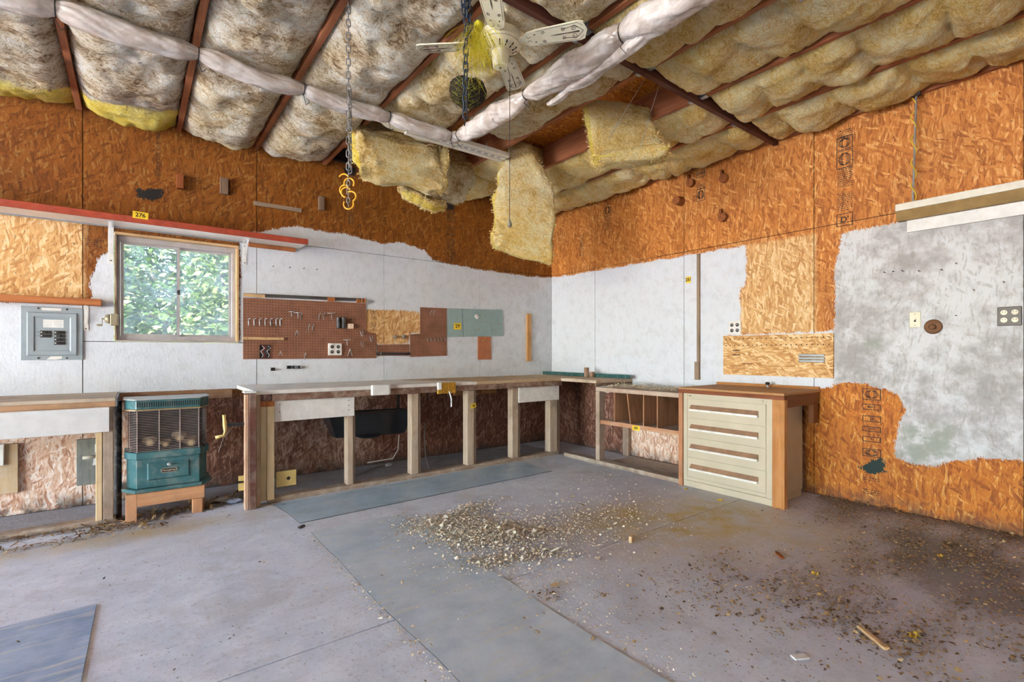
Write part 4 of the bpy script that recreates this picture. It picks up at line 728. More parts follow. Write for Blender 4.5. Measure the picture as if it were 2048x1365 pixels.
for r_ in range(2):
    for k in range(22): y = a[1] - .03 - k * (a[1] - b[1] - .06) / 21; hm.cyl((-.0206, y, zt0 - .03 - r_ * .06), (-.0199, y, zt0 - .03 - r_ * .06), .0055, 7)
tag(hm.build('drilled_holes', M_BLACK, tbd), kind='stuff')
q0, q1 = B(1598, 708, -.021), B(1650, 726, -.021); o = thing('metal_holder', 'ribbed grey metal strip on the strand board tool panel', 'holder', (-.02, q0[1], q1[2]))
for k in range(3): z0 = q1[2] + (q0[2] - q1[2]) * k / 3; box('rib', pm('grey_metal', C(150, 154, 156), .4, .5, dust=.2), (-.032, -.0206, q1[1], q0[1], z0 + .002, z0 + (q0[2] - q1[2]) / 3 - .002), o, .004)
for (px, py, w_) in ((1465, 701, 17), (1465, 710, 17), (1484, 728, 20)): p = B(px, py, -.021); MB().box(-.0212, -.0202, p[1] - .07 if w_ < 20 else p[1] - .09, p[1], p[2] - .004, p[2] + .004).build('groove', M_BLACK if w_ < 20 else pm('rust', C(130, 76, 46), .8), tbd)
outletB('white four-socket outlet beside the strand board patch', 1458, 643, 1482, 669, M_WHITE, -.0008, DK)
outletB('white light switch on the grey painted wall', 1819, 625, 1842, 655, M_CREAM, -.0008, DK, 'light_switch', None)
outletB('steel-plated four-socket outlet at the far right', 1995, 615, 2044, 651, pm('brushed_plate', C(78, 70, 62), .45, .25), -.0008, M_CREAM)
c = B(1867, 654); o = thing('wall_disc', 'round brown wood disc with centre knob on grey wall', 'disc', (0, c[1], c[2])); wd = wood('disc', C(96, 64, 42), C(140, 102, 72), 'y')
MB().lathe((-.0008, c[1], c[2]), (-1, 0, 0), [(0, .05), (.006, .052), (.018, .046), (.022, .030), (.020, .024)], 32).build('disc', wd, o, smooth=True); MB().lathe((-.02, c[1], c[2]), (-1, 0, 0), [(0, .02), (.02, .02), (.026, .014)], 24).build('knob', wd, o)
tagB('small yellow tag 281 on the white wall left of batten', 1377, 560, -.002, .055, .065, '281')
# printed grade stamps
def stampB(parent_y, px0, px1, rows, name='grade_stamp'):
    par = [o for o in wall_right.children if o.name.startswith('osb_sheet')]
    for (py0, py1, kind, s) in rows:
        a, b = B(px0, py0), B(px1, py1); y0, y1, z1, z0 = a[1], b[1], a[2], b[2]; cy, cz = (y0 + y1) / 2, (z0 + z1) / 2; x = -.0006; t = .005
        pr = next((o for o in par if min(v.co.y for v in o.data.vertices) <= cy <= max(v.co.y for v in o.data.vertices) and min(v.co.z for v in o.data.vertices) <= cz <= max(v.co.z for v in o.data.vertices)), wall_right)
        mb = MB()
        if kind != 'lines': [mb.box(x - .0004, x, *q) for q in ((y1, y0, z1 - t, z1), (y1, y0, z0, z0 + t), (y1, y1 + t, z0, z1), (y0 - t, y0, z0, z1))]
        if kind == 'oval':
            for rr_ in (1., .8, .6, .4): mb.tube([(x, cy + math.cos(q) * (y0 - y1) * .36 * rr_, cz + math.sin(q) * (z1 - z0) * .34) for q in np.linspace(0, 6.283, 24)[:-1]], .0022, 4, closed=True)
        if kind == 'lines':
            rg = random.Random(int(py0)); z = z0 + .01
            while z < z1 - .006:
                y = y0 - .006
                while y > y1 + .008: L_ = rg.uniform(.006, .02); mb.box(x - .0004, x, max(y - L_, y1), y, z, z + rg.uniform(.003, .007)); y -= L_ + .005
                z += .015
        mb.build(name, M_BLACK, pr)
        if s: text(s, (z1 - z0) * .62, (x, cy, cz), YR, UP, M_BLACK, pr, 'stamp_lettering')
stampB(-3.6, 1725, 1762, [(777, 802, 'oval', None), (808, 822, 'box', 'MAY'), (831, 846, 'box', '26'), (852, 866, 'box', '1993'), (872, 887, 'box', '1'), (896, 917, 'oval', None), (950, 968, 'lines', None), (974, 996, 'lines', None)])
stampB(-3.4, 1673, 1706, [(262, 278, 'lines', None), (278, 294, 'oval', None), (305, 332, 'oval', None), (335, 372, 'lines', None), (388, 420, 'lines', None), (430, 449, 'box', "D'")])
stampB(-2.2, 1393, 1410, [(343, 352, 'none', '1993'), (367, 377, 'lines', None), (380, 400, 'oval', None)])
stampB(-.9, 1208, 1222, [(395, 410, 'lines', None), (412, 430, 'oval', None), (432, 460, 'lines', None)])
stampB(-.7, 1158, 1168, [(470, 490, 'lines', None), (492, 512, 'lines', None)])
def stampA(px0, px1, rows):
    for (py0, py1, kind) in rows:
        a, b = A(px0, py0), A(px1, py1); rg = random.Random(int(py0)); mb = MB(); z = b[2]; y = -.0006
        pr = next((o for o in wall_back.children if min(v.co.x for v in o.data.vertices) <= a[0] <= max(v.co.x for v in o.data.vertices) and min(v.co.z for v in o.data.vertices) <= b[2] <= max(v.co.z for v in o.data.vertices)), wall_back)
        while z < a[2] - .006:
            x = a[0]
            while x < b[0] - .006: L_ = rg.uniform(.004, .018); mb.box(x, min(x + L_, b[0]), y - .0004, y, z, z + rg.uniform(.003, .008)); x += L_ + .005
            z += .015
        t = .0025; [mb.box(*q) for q in ((a[0] - .01, b[0] + .01, y - .0004, y, a[2], a[2] + t), (a[0] - .01, b[0] + .01, y - .0004, y, b[2] - .01, b[2] - .01 + t))]; mb.build('grade_stamp', M_BLACK, pr)
stampA(893, 910, [(415, 445, 0), (450, 472, 0), (478, 500, 0), (505, 525, 0)]); stampA(696, 708, [(425, 448, 0)]); stampA(312, 321, [(262, 300, 0), (305, 350, 0)]); stampA(742, 752, [(622, 636, 0), (645, 660, 0)]); stampA(738, 752, [(800, 818, 0)]); stampA(171, 200, [(478, 492, 0)])
# wall strip light on the right wall
fx = thing('strip_light', 'long cream fluorescent strip light on the right wall', 'light fixture', (-.06, -4.4, 2.05)); y0, y1 = -3.83, -5.1; z1 = 2.245
cr_ = pm('fixture_cream', C(220, 214, 196), .45, var=.06, dust=.2); tn = pm('fixture_tan', C(150, 120, 70), .5, var=.15)
MB().prism([(-.001, y0, z1), (-.10, y0, z1), (-.10, y0, z1 - .05), (-.001, y0, z1 - .05)], (0, y1 - y0, 0)).build('housing', cr_, fx, .002)
MB().prism([(-.001, y0, z1 - .051), (-.095, y0, z1 - .051), (-.06, y0, z1 - .115), (-.001, y0, z1 - .115)], (0, y1 - y0, 0)).build('reflector', tn, fx)
MB().prism([(-.001, y0 - .05, z1 - .116), (-.02, y0 - .05, z1 - .116), (-.02, y0 - .05, z1 - .20), (-.001, y0 - .05, z1 - .20)], (0, y1 - y0 + .05, 0)).build('back_plate', M_WHITE, fx)
rp = B(1822, 112, -.09); rodt = (-.09, -3.93, 3.0); o = thing('conduit', 'thin conduit with twisted yellow cable down to wall strip light', 'conduit', (-.09, -3.93, 2.25)); MB().cyl((-.09, -3.93, 2.246), (-.09, -3.95, 3.0), .007, 10).build('rod', M_STEEL, o); MB().tube([(-.09 + .014 * math.cos(t * 1.1), -3.935 - .014 * math.sin(t * 1.1) - .0 * t, 2.247 + .73 * t / 26) for t in np.linspace(0, 26, 90)], .004, 6).build('cable', pm('yellow_cable', C(212, 180, 50), .4), o, smooth=True); MB().box(-.11, -.07, -3.975, -3.925, 2.985, 3.01).build('clamp', M_IRON, o)
# strip light on the ceiling in the back corner
a, b = G(905, 285, 2.93), G(1010, 306, 2.93); o = thing('strip_light', 'old cream fluorescent strip light under the ceiling by the plastic roll', 'light fixture', (-2.1, -1.4, 2.92)); x0, x1 = -2.75, -1.80
for k, yy in enumerate((-1.43, -1.37, -1.31)): MB().prism([(x0, yy - .026, 2.965), (x0, yy + .026, 2.965), (x0, yy + .022, 2.935), (x0, yy - .022, 2.935)], (x1 - x0, 0, 0)).build('trough', cr_, o)
for k in range(9): MB().box(x0 + .30 + k * .07, x0 + .34 + k * .07, -1.385, -1.36, 2.934, 2.9349).build('printed_label', pm('grey_print', C(150, 150, 150), .7), o)
MB().cyl((-2.0, -1.37, 2.966), (-2.0, -1.37, 3.03), .006, 8).build('hanger', M_STEEL, o)

# ------------------------------------------------------------------ workbench along the back wall
ZB = .88
wbn = thing('workbench', 'long built-in workbench under the pegboards with white top', 'workbench', (-2.2, -.8, 0))
wtop = pm('bench_white', C(222, 218, 210), .45, var=.1, sc=6, dust=.35); bare = wood('bench_bare', C(160, 128, 92), C(206, 180, 144), 'x', .5)
MB().prism([(-3.760, -.83, ZB - .03), (-1.75, -.83, ZB - .03), (-1.95, -.55, ZB - .03), (-2.3, -.003, ZB - .03), (-3.760, -.003, ZB - .03)], (0, 0, .03)).build('white_top', wtop, wbn)
MB().prism([(-1.748, -.83, ZB - .03), (-.003, -.83, ZB - .03), (-.003, -.003, ZB - .03), (-2.298, -.003, ZB - .03), (-1.948, -.55, ZB - .03)], (0, 0, .029)).build('bare_top', bare, wbn)
box('front_rail', wood('rail', C(84, 56, 44), C(140, 104, 84), 'x', .45), (-3.64, -.60, -.845, -.80, ZB - .085, ZB - .031), wbn, .003)
for (px0, px1, lo) in ((695, 711, 0), (823, 842, 0), (935, 953, 0), (1025, 1041, 0), (1100, 1120, 0)):
    xa, xb = A(px0, 900, -.80)[0], A(px1, 900, -.80)[0]; zt = ZB - .087
    box('leg', wood('leg', C(150, 126, 104), C(204, 184, 160), 'z', .35), (xa, xa + (xb - xa) * .72, -.80, -.712, .042, zt), wbn, .003)
    box('leg', wood('leg_dark', C(96, 74, 60), C(140, 116, 98), 'z', .1), (xa + (xb - xa) * .73, xb, -.795, -.715, .042, zt), wbn, .003)
box('bottom_plate', wood('plate', *WEATH, 'x', .6), (-3.66, -.60, -.80, -.71, .0, .040), wbn, .003)
for px in (828, 944, 1052): xa = A(px, 800, -.5)[0]; box('cross_brace', wood('brace', C(120, 76, 48), C(168, 120, 80), 'y'), (xa - .02, xa + .02, -.71, -.03, ZB - .13, ZB - .035), wbn)
xa = A(1055, 790, -.6)[0]; box('cross_brace', wood('brace', C(130, 84, 50), C(176, 128, 84), 'x'), (-1.75, -1.20, -.40, -.36, ZB - .17, ZB - .05), wbn)
wpn = pm('white_panel', C(226, 222, 214), .5, var=.06, dust=.25)
def facep(px0, py0, px1, py1, y=-.815):
    a, b = A(px0, py0, y), A(px1, py1, y); o = box('front_panel', wpn, (a[0], b[0], y, -.8005, b[2], a[2]), wbn, .002)
    for (xx, zz) in ((a[0] + .04, a[2] - .04), (a[0] + .04, a[2] - .10), (b[0] - .05, a[2] - .04), (b[0] - .05, a[2] - .08), (b[0] - .05, a[2] - .12)): q = MB(); scr(q, xx, zz, y - .001, .004); q.build('screw_head', M_IRON, o)
facep(548, 800, 709, 832); facep(1038, 772, 1118, 800)
for (px0, px1, zt) in ((513, 521, ZB - .032), (521, 533, .755), (533.5, 549, .755)): xa, xb = A(px0, 900, -.84)[0], A(px1, 900, -.84)[0]; box('end_post', wood('post' + str(px0), *( (C(150, 120, 92), C(196, 168, 136)) if px0 < 520 else (C(168, 146, 108), C(206, 184, 144))), 'z', .2), (xa, xb - .001, -.845, -.755, 0 if px0 < 520 else .035, zt), wbn, .003)
for px in (524, 541): xa = A(px, 800, -.83)[0]; box('spacer_block', wood('orange_wood', *ORANGE, 'z'), (xa - .03, xa + .03, -.83, -.76, .757, ZB - .087), wbn)
# yellow hardware on the bench front
a = A(760, 780, -.845); o = thing('white_block', 'white plastic socket box screwed to the bench front rail', 'socket', (a[0], -.85, a[2] - .05)); box('box', M_WHITE, (a[0] - .085, a[0] + .07, -.885, -.846, a[2] - .045, a[2] + .045), o, .004); box('side_flange', M_WHITE, (a[0] + .0705, a[0] + .09, -.865, -.846, a[2] - .04, a[2] + .05), o, .002)
a = A(892, 777, -.845); o = thing('bench_clamp', 'brass-yellow clamp plate with handle rod on bench front', 'clamp', (a[0], -.85, a[2] - .05)); ym = pm('brass_paint', C(196, 150, 52), .4, .4, .2)
box('plate', ym, (a[0] - .06, a[0] + .10, -.862, -.846, a[2] - .05, a[2] + .055), o, .003); [MB().beam((a[0] + .02, -.868, a[2] - .03), (a[0] + .02 + dx, -.868, a[2] + .045), (0, 1, 0), .008, .010).build('rib', ym, o) for dx in (-.07, 0, .07)]; MB().tube([(a[0] + .02, -.875, a[2] - .03), (a[0] + .028, -.90, a[2] - .10), (a[0] + .028, -.90, a[2] - .175)], .007, 10).build('handle_rod', M_STEEL, o); [MB().cyl((a[0] + .02 + dx, -.87, a[2] - .03), (a[0] + .02 + dx, -.862, a[2] - .03), .012, 10).build('bolt', ym, o) for dx in (-.05, .055)]; box('white_cap', M_WHITE, (a[0] - .10, a[0] - .061, -.875, -.846, a[2] - .01, a[2] + .06), o, .004); box('side_plate', ym, (a[0] - .10, a[0] - .061, -.870, -.846, a[2] - .05, a[2] - .011), o, .002)
a = A(947, 812, -.815); o = thing('price_tag', 'crumpled yellow tag stuck on the third bench leg', 'tag', tuple(a), 'yellow numbered paper tags'); MB().obox(a, (.03, 0, .006), (0, .001, 0), (-.008, -.008, .024)).build('paper', M_YTAG, o); text('28', .03, Vector(a) + Vector((0, -.005, 0)), (1, 0, .2), (-.3, -.3, 1), M_BLACK, o)
# end vise
vz = thing('bench_vise', 'wooden leg vise with brass crank at left bench end', 'vise', (-3.80, -.88, 0)); xa, xb = A(488, 900, -.86)[0], A(511, 900, -.86)[0]
MB().box(xa + .028, xb, -.90, -.846, 0, ZB - .012).build('jaw', wood('jaw', *RED, 'z', .25), vz, .004); MB().box(xa, xa + .026, -.895, -.85, 0, ZB - .02).build('jaw_face', wood('jaw_face', C(170, 126, 98), C(204, 166, 136), 'z', .35), vz, .003); box('top_white_edge', M_WHITE, (xa - .004, xb, -.90, -.80, ZB - .011, ZB + .001), vz)
s0, s1 = A(490, 848, -.87), A(450, 851, -.87); MB().cyl(s0, s1, .012, 12).build('screw_rod', M_IRON, vz); br = pm('brass_handle', C(204, 176, 110), .4, .3); MB().tube([Vector(s1) + Vector((-.005, 0, .075)), Vector(s1) + Vector((-.005, 0, .04)), Vector(s1), Vector(s1) + Vector((.0, 0, -.05)), Vector(s1) + Vector((-.01, 0, -.075)), Vector(s1) + Vector((-.06, 0, -.085))], [.014, .011, .016, .008, .009, .014], 10).build('crank', br, vz, smooth=True)
yp = pm('yellow_plate', C(206, 180, 112), .45, var=.1)
a, b = A(477, 953, -.86), A(498, 979, -.86); MB().prism([(a[0], -.87, b[2]), (b[0], -.87, b[2]), (b[0], -.87, a[2]), (a[0], -.87, a[2]), (a[0], -.87, a[2] - .035), (a[0] + .05, -.87, a[2] - .04), (a[0] + .05, -.87, a[2] - .055), (a[0], -.87, a[2] - .055)], (0, .016, 0)).build('guide_plate', yp, vz)
a, b = A(552, 945, -.80), A(593, 970, -.80); gp = box('guide_plate', yp, (a[0] - .0, b[0], -.80, -.784, b[2], a[2]), vz, .004); MB().cyl((b[0] - .06, -.8015, (a[2] + b[2]) / 2), (b[0] - .06, -.8002, (a[2] + b[2]) / 2), .014, 12).build('hole', M_BLACK, gp)
# black gutter tub under the bench
T = [A(655, 826, -.52), A(826, 822, -.52)]; x0, x1 = T[0][0], T[1][0]; z1, z0 = .625, .40; m = MB(); y0, y1 = -.55, -.30
top = [(x0, y0, z1), (x1, y0, z1 - .02), (x1, y1, z1 - .02), (x0, y1, z1)]; bot = [(x0 + .08, y0 + .05, z0), (x1 - .08, y0 + .05, z0 - .02), (x1 - .08, y1 - .05, z0 - .02), (x0 + .08, y1 - .05, z0)]; ti = [(x0 + .02, y0 + .02, z1), (x1 - .02, y0 + .02, z1 - .02), (x1 - .02, y1 - .02, z1 - .02), (x0 + .02, y1 - .02, z1)]; bi = [(q[0], q[1], q[2] + .02) for q in bot]
m.add(top + bot + ti + bi, [(4, 7, 6, 5)] + [(k, (k + 1) % 4, 4 + (k + 1) % 4, 4 + k) for k in range(4)] + [(k, 8 + k, 8 + (k + 1) % 4, (k + 1) % 4) for k in range(4)] + [(8 + k, 12 + k, 12 + (k + 1) % 4, 8 + (k + 1) % 4) for k in range(4)] + [(12, 13, 14, 15)])
bkp = pm('black_plastic', C(30, 30, 34), .3, dust=.0); tub = thing('plastic_tub', 'black plastic trough hanging under the workbench', 'tub', ((x0 + x1) / 2, -.42, z0)); m.build('trough', bkp, tub, .006)
MB().lathe(((x0 + x1) / 2, -.42, z0 - .03), UP, [(0, .10), (.025, .13)], 20).build('drain_boss', bkp, tub); MB().box(x0 - .01, x1 + .01, y0 - .012, y0, z1 - .02, z1 + .0).build('rim', bkp, tub); [MB().box(q - .015, q + .015, -.40, -.39, z1 - .02, ZB - .031).build('hanger_strap', bkp, tub) for q in (x0 + .1, x1 - .1)]
# wires under the bench
tag(MB().tube([A(798, 870, -.35), A(796, 900, -.35), A(785, 918, -.37), A(760, 922, -.38), A(735, 926, -.4)], .006, 7).build('electric_cord', pm('white_cord', C(190, 184, 176), .5), smooth=True), 'pale cord looping below the black trough', 'cord'); o = thing('electric_cord', 'grey cord with plug lying on the floor under the bench', 'cord', tuple(G(780, 930, .02))); g_ = [G(*q, .012) for q in ((690, 955), (720, 948), (745, 938), (770, 932))]; MB().tube(g_, .006, 7).build('cable', pm('grey_cord', C(120, 116, 112), .5), o, smooth=True); d = Vector(g_[3]) - Vector(g_[2]); d.normalize(); MB().tube([Vector(g_[3]), Vector(g_[3]) + d * .03, Vector(g_[3]) + d * .07, Vector(g_[3]) + d * .085], [.010, .018, .018, .008], 10).build('plug', pm('plug_grey', C(196, 190, 182), .5), o, smooth=True)
tag(MB().tube([A(850, 845, -.68), A(849, 880, -.66), A(851, 915, -.64), G(858, 938, .01), G(880, 942, .01)], .006, 7).build('electric_cord', pm('grey_cord', C(120, 116, 112), .5), smooth=True), 'grey cord hanging beside the second bench leg', 'cord')
# short return bench and pigeonhole shelf on the right wall
rb = thing('return_bench', 'short return bench top in the room corner', 'workbench', (-.3, -1.1, 0)); yR0, yR1 = -.8305, -1.372
box('top', wood('bench_pale', C(166, 138, 112), C(208, 186, 160), 'y', .5), (-.60, -.003, yR1, yR0, ZB - .035, ZB), rb); box('end_board', wood('dark_end', C(86, 62, 48), C(132, 104, 84), 'x', .3), (-.60, -.003, yR1, yR1 + .02, .8105, ZB - .036), rb)
box('bottom_plate', wood('plate', *WEATH, 'y', .6), (-.62, -.53, -1.374, -.90, 0, .04), rb, .003)
us = thing('pigeonhole_shelf', 'low pigeonhole shelf unit left of the drawer cabinet', 'shelf unit', (-.3, -1.9, 0)); ya, yb = -1.40, -2.40; uw = wood('unit', C(150, 122, 104), C(196, 172, 152), 'y', .45); uo = wood('unit_o', C(160, 104, 72), C(206, 158, 120), 'y', .25); ud = wood('unit_d', C(104, 62, 42), C(146, 96, 68), 'z', .1)
box('bottom_plate', wood('plate', *WEATH, 'y', .6), (-.62, -.53, yb, -1.3745, 0, .04), us, .003); box('top_board', uw, (-.61, -.10, yb, -1.375, .765, .808), us, .003); box('shelf_board', wood('shelf_dusty', C(160, 140, 124), C(196, 180, 164), 'y', .6), (-.585, -.05, yb, -1.435, .445, .463), us); box('shelf_rail', uo, (-.605, -.586, yb, -1.435, .425, .468), us)
box('post', wood('unit_p', C(140, 116, 100), C(186, 162, 142), 'z', .35), (-.61, -.53, -1.43, -1.375, .0405, .764), us, .003); box('post', wood('unit_p', C(120, 84, 62), C(160, 118, 90), 'z', .2), (-.06, -.01, B(1263, 880)[1], B(1252, 880)[1], .001, .44), us, .003); box('back_panel', ud, (-.058, -.05, yb, -1.435, .464, .764), us); box('floor_panel', wood('shelf_dusty', C(150, 140, 130), C(180, 170, 160), 'y', .6), (-.525, -.062, yb, -1.43, .002, .016), us); box('floor_edge', pm('blue_edge', C(140, 164, 170), .6, dust=.3), (-.5295, -.5255, yb, -1.45, .002, .04), us)
for k, (px, lean) in enumerate(((1229, 0), (1259, .03), (1287, 0), (1314.5, 0))): y = B(px, 830, -.58)[1]; MB().prism([(-.58, y - .006 - lean * .4, .464), (-.58, y + .006 - lean * .4, .464), (-.58, y + .006 + lean, .7645), (-.58, y - .006 + lean, .7645)], (.515, 0, 0)).build('divider', wood('divider', C(140, 92, 62), C(190, 140, 104), 'z'), us)
tagB('yellow tag 280 on the rail of the pigeonhole shelf', 1272, 857, -.6065, .09, .045, '280')
# green angle iron and small blocks on the corner bench
a = G(1058, 748, ZB); b = B(1260, 762, -.14)
gi = thing('angle_iron', 'dark green steel angle lying along the back of corner bench', 'steel bar', (a[0], a[1], ZB)); A0 = Vector((a[0], a[1], ZB + .001)); B0 = Vector((b[0], b[1], ZB + .001)); d = (B0 - A0); sdv = d.cross(Vector(UP)).normalized(); grn = pm('green_steel', C(40, 88, 86), .4, var=.15, dust=.2)
MB().beam(A0 + Vector((0, 0, .022)), B0 + Vector((0, 0, .022)), UP, .005, .044).build('upright_leg', grn, gi); MB().beam(A0 - sdv * .025 + Vector((0, 0, .003)), B0 - sdv * .025 + Vector((0, 0, .003)), UP, .044, .005).build('flat_leg', grn, gi)
for (px, w_, h_, lab) in ((1173, .045, .115, 'taller thin wood block standing before the green angle'), (1184, .05, .065, 'shorter wood block standing before the green angle')): c = G(px, 755, ZB); tag(box('wood_block', wood('blk', C(130, 98, 78), C(176, 142, 116), 'z', .2), (c[0] - .02, c[0] + .02, c[1] - w_ / 2, c[1] + w_ / 2, ZB + .0005, ZB + h_)), lab, 'block', 'blocks on corner bench')
# ------------------------------------------------------------------ drawer cabinet and its wooden surround
cb = thing('drawer_cabinet', 'cream steel four-drawer tool cabinet built into the bench', 'cabinet', (-.4, -2.83, 0)); y0, y1 = -2.447, -3.212; xf = -.635
cm = pm('cabinet_cream', C(194, 182, 156), .4, var=.06, sc=5, dust=.12); dk = pm('cabinet_gap', C(70, 70, 60), .7)
MB().box(xf + .004, -.12, y1, y0, .055, .815).build('body', cm, cb, .002); MB().box(xf, xf + .0035, y1, y1 + .045, .055, .815).build('front_stile', cm, cb); MB().box(xf, xf + .0035, y0 - .035, y0, .055, .815).build('front_stile', cm, cb); MB().box(xf, xf + .0035, y1 + .0455, y0 - .0355, .775, .815).build('front_rail', cm, cb)
MB().box(xf, -.14, y1, y0, .001, .054).build('plinth', cm, cb, .002)
zl = [.773, .605, .437, .262, .090]; hs = pm('handle_bronze', C(176, 140, 112), .35, .35, .15); hl = pm('handle_edge', C(232, 230, 222), .35, .2)
for k in range(4):
    z1_, z0_ = zl[k] - .003, zl[k + 1] + .003; dr = box('drawer', cm, (xf - .004, xf + .0035, y1 + .049, y0 - .039, z0_, z1_), cb, .001); zh = z0_ + (z1_ - z0_) * .52; ya_, yb_ = y1 + .105, y0 - .075
    MB().prism([(xf - .0045, ya_, zh + .026), (xf - .030, ya_, zh - .008), (xf - .0045, ya_, zh - .008)], (0, yb_ - ya_, 0)).build('handle', hs, dr); MB().box(xf - .034, xf - .0045, ya_ - .002, yb_ + .002, zh - .024, zh - .0081).build('handle_lip', hl, dr)
box('lower_rail', cm, (xf - .002, xf + .0035, y1 + .0455, y0 - .0355, .060, .086), cb, .001); MB().lathe((xf - .0002, y1 + .08, .795), (-1, 0, 0), [(0, .011), (.004, .011), (.006, .008)], 18).build('lock', cm, cb); MB().box(xf - .0008, xf - .0001, y0 - .075, y0 - .055, .792, .798).build('maker_mark', DK, cb); MB().lathe((xf - .0002, y0 - .042, .795), (-1, 0, 0), [(0, .005), (.002, .005)], 12).build('maker_dot', pm('brass', C(200, 160, 70), .35, .7), cb)
sb = thing('cabinet_surround', 'wooden bench top and posts framing the cream drawer cabinet', 'workbench', (-.3, -2.85, 0)); ow = lambda ax: wood('surround', C(160, 100, 52), C(212, 152, 92), ax, .08)
yE = -3.305; MB().box(-.655, -.003, yE, -2.405, .848, .866).build('top_board', wood('surround_top', C(150, 104, 62), C(196, 150, 100), 'y', .2), sb, .002)
box('front_rail', wood('surround_dark', C(110, 58, 36), C(152, 92, 60), 'y'), (-.655, -.615, yE, -2.405, .8165, .8475), sb, .002); box('corner_post', ow('z'), (-.65, -.60, yE, -3.2145, .0, .816), sb, .002); box('side_rail', wood('surround_dark', C(110, 64, 38), C(150, 98, 62), 'x'), (-.60, -.05, yE, yE + .04, .755, .8475), sb, .002); box('corner_post', wood('surround_l', C(150, 94, 62), C(196, 138, 98), 'z', .15), (-.65, -.61, -2.4445, -2.405, 0, .816), sb, .002); box('rear_bracket', wood('surround_dark', C(110, 64, 38), C(150, 98, 62), 'z'), (-.14, -.06, yE, yE + .04, .60, .7545), sb, .002); box('back_strip', ow('y'), (-.03, -.003, -3.30, -2.404, .867, .89), sb, .001)
c = B(1535, 768, -.10); o = thing('bench_stop', 'small dark knob standing on the cabinet bench top', 'knob', (c[0], c[1], .866)); MB().lathe((c[0], c[1], .8665), UP, [(0, .012), (.015, .008), (.022, .008)], 16).build('base', M_STEEL, o); MB().lathe((c[0], c[1], .889), UP, [(0, .010), (.006, .018), (.018, .019), (.026, .010)], 18).build('ball', M_BLACK, o, smooth=True)
# ------------------------------------------------------------------ left bench
lb = thing('side_bench', 'short bench at the left edge with a white front board', 'workbench', (-5.1, -.6, 0)); xE = A(231, 900, -.64)[0]
box('top', wood('bench_pale', C(160, 140, 118), C(204, 188, 166), 'x', .5), (-6.6, xE, -.64, -.003, .838, .862), lb); box('front_rail', wood('rail_o', C(150, 108, 76), C(196, 156, 118), 'x', .25), (-6.6, xE, -.64, -.602, .800, .8375), lb); box('front_board', pm('white_board', C(208, 206, 202), .45, var=.05, dust=.15), (-6.6, A(219, 840, -.66)[0], -.66, -.6405, .632, .800), lb, .003); box('end_plate', pm('steel_end', C(110, 108, 108), .4, .4), (xE + .0005, xE + .012, -.64, -.10, .80, .86), lb)
for (px0, px1, c_) in ((191, 205, 0), (206, 227, 1)): xa, xb = A(px0, 950, -.64)[0], A(px1, 950, -.64)[0]; box('post', wood('lpost%d' % c_, *( (C(186, 156, 112), C(224, 200, 158)) if c_ == 0 else (C(136, 116, 98), C(184, 164, 142))), 'z', .25), (xa + .001, xb - .001, -.64, -.56, .03, .798 if c_ else .631), lb, .003)
box('bottom_plate', wood('plate', *WEATH, 'x', .7), (-6.6, xE, -.62, -.53, 0, .035), lb, .003)
a, b = A(153, 880, -.02), A(194, 968, -.02); o = tag(box('plywood_scrap', wood('grey_ply', C(96, 98, 92), C(140, 142, 134), 'z', .2), (a[0], b[0] + .05, -.02, -.001, b[2], a[2])), 'grey weathered board on wall behind the left bench post', 'board')
a, b = A(185, 890, -.03), A(200, 930, -.03); o = thing('switch_plate', 'bright plate with dark lever on the grey weathered board', 'switch', (a[0], -.02, b[2])); MB().prism([(a[0], -.021, b[2]), (a[0] + .045, -.021, b[2]), (a[0] + .045, -.021, a[2]), (a[0] + .012, -.021, a[2]), (a[0] + .012, -.021, a[2] - .07)], (0, -.004, 0)).build('plate', M_WHITE, o); MB().box(a[0] + .016, a[0] + .024, -.045, -.0255, (a[2] + b[2]) / 2 - .02, (a[2] + b[2]) / 2 + .02).build('lever', M_IRON, o)
c = A(165, 917, -.05); MB().tube([Vector(c) + Vector((.09, .02, .0)), Vector(c) + Vector((.05, 0, .003)), Vector(c)], [.008, .014, .012], 10).build('handle', wood('pale_handle', C(176, 168, 146), C(206, 200, 180), 'x'), o, smooth=True)
a, b = A(0, 885, -.03), A(45, 985, -.03); o = thing('backing_board', 'dusty pine board on wall at the left picture edge', 'board', (a[0], 0, b[2])); box('board', wood('pine_dusty', C(176, 146, 108), C(210, 184, 148), 'z', .4), (a[0] - .4, A(36, 930, -.03)[0], -.03, -.001, b[2], a[2] - .02), o); a2 = A(8, 900, -.04); tag(box('wall_switch', M_WHITE, (a2[0] - .12, a2[0], -.05, -.0305, a2[2] - .11, a2[2] + .04)), 'white electrical box at the left picture edge', 'electrical box'); 
# board behind heater, at the wall between the two benches
box('nailer_board', wood('nailer', C(112, 76, 50), C(160, 116, 80), 'x', .15), (A(232, 790)[0], -3.80, -.03, -.001, .775, .852), wall_back)
tag(MB().tube([A(437, 905, -.004), A(446, 878, -.006), A(468, 852, -.003)], .002, 5).build('thin_wire', M_WHITE, smooth=True), 'loose white string hanging left of the vise', 'string')
MBp = MB().cyl((A(236, 800, -.5)[0], -.5, .0), (A(236, 800, -.5)[0], -.5, .83), .022, 16); tag(MBp.build('steel_pipe', M_IRON, smooth=False), 'dark upright pipe between left bench and green heater', 'pipe')
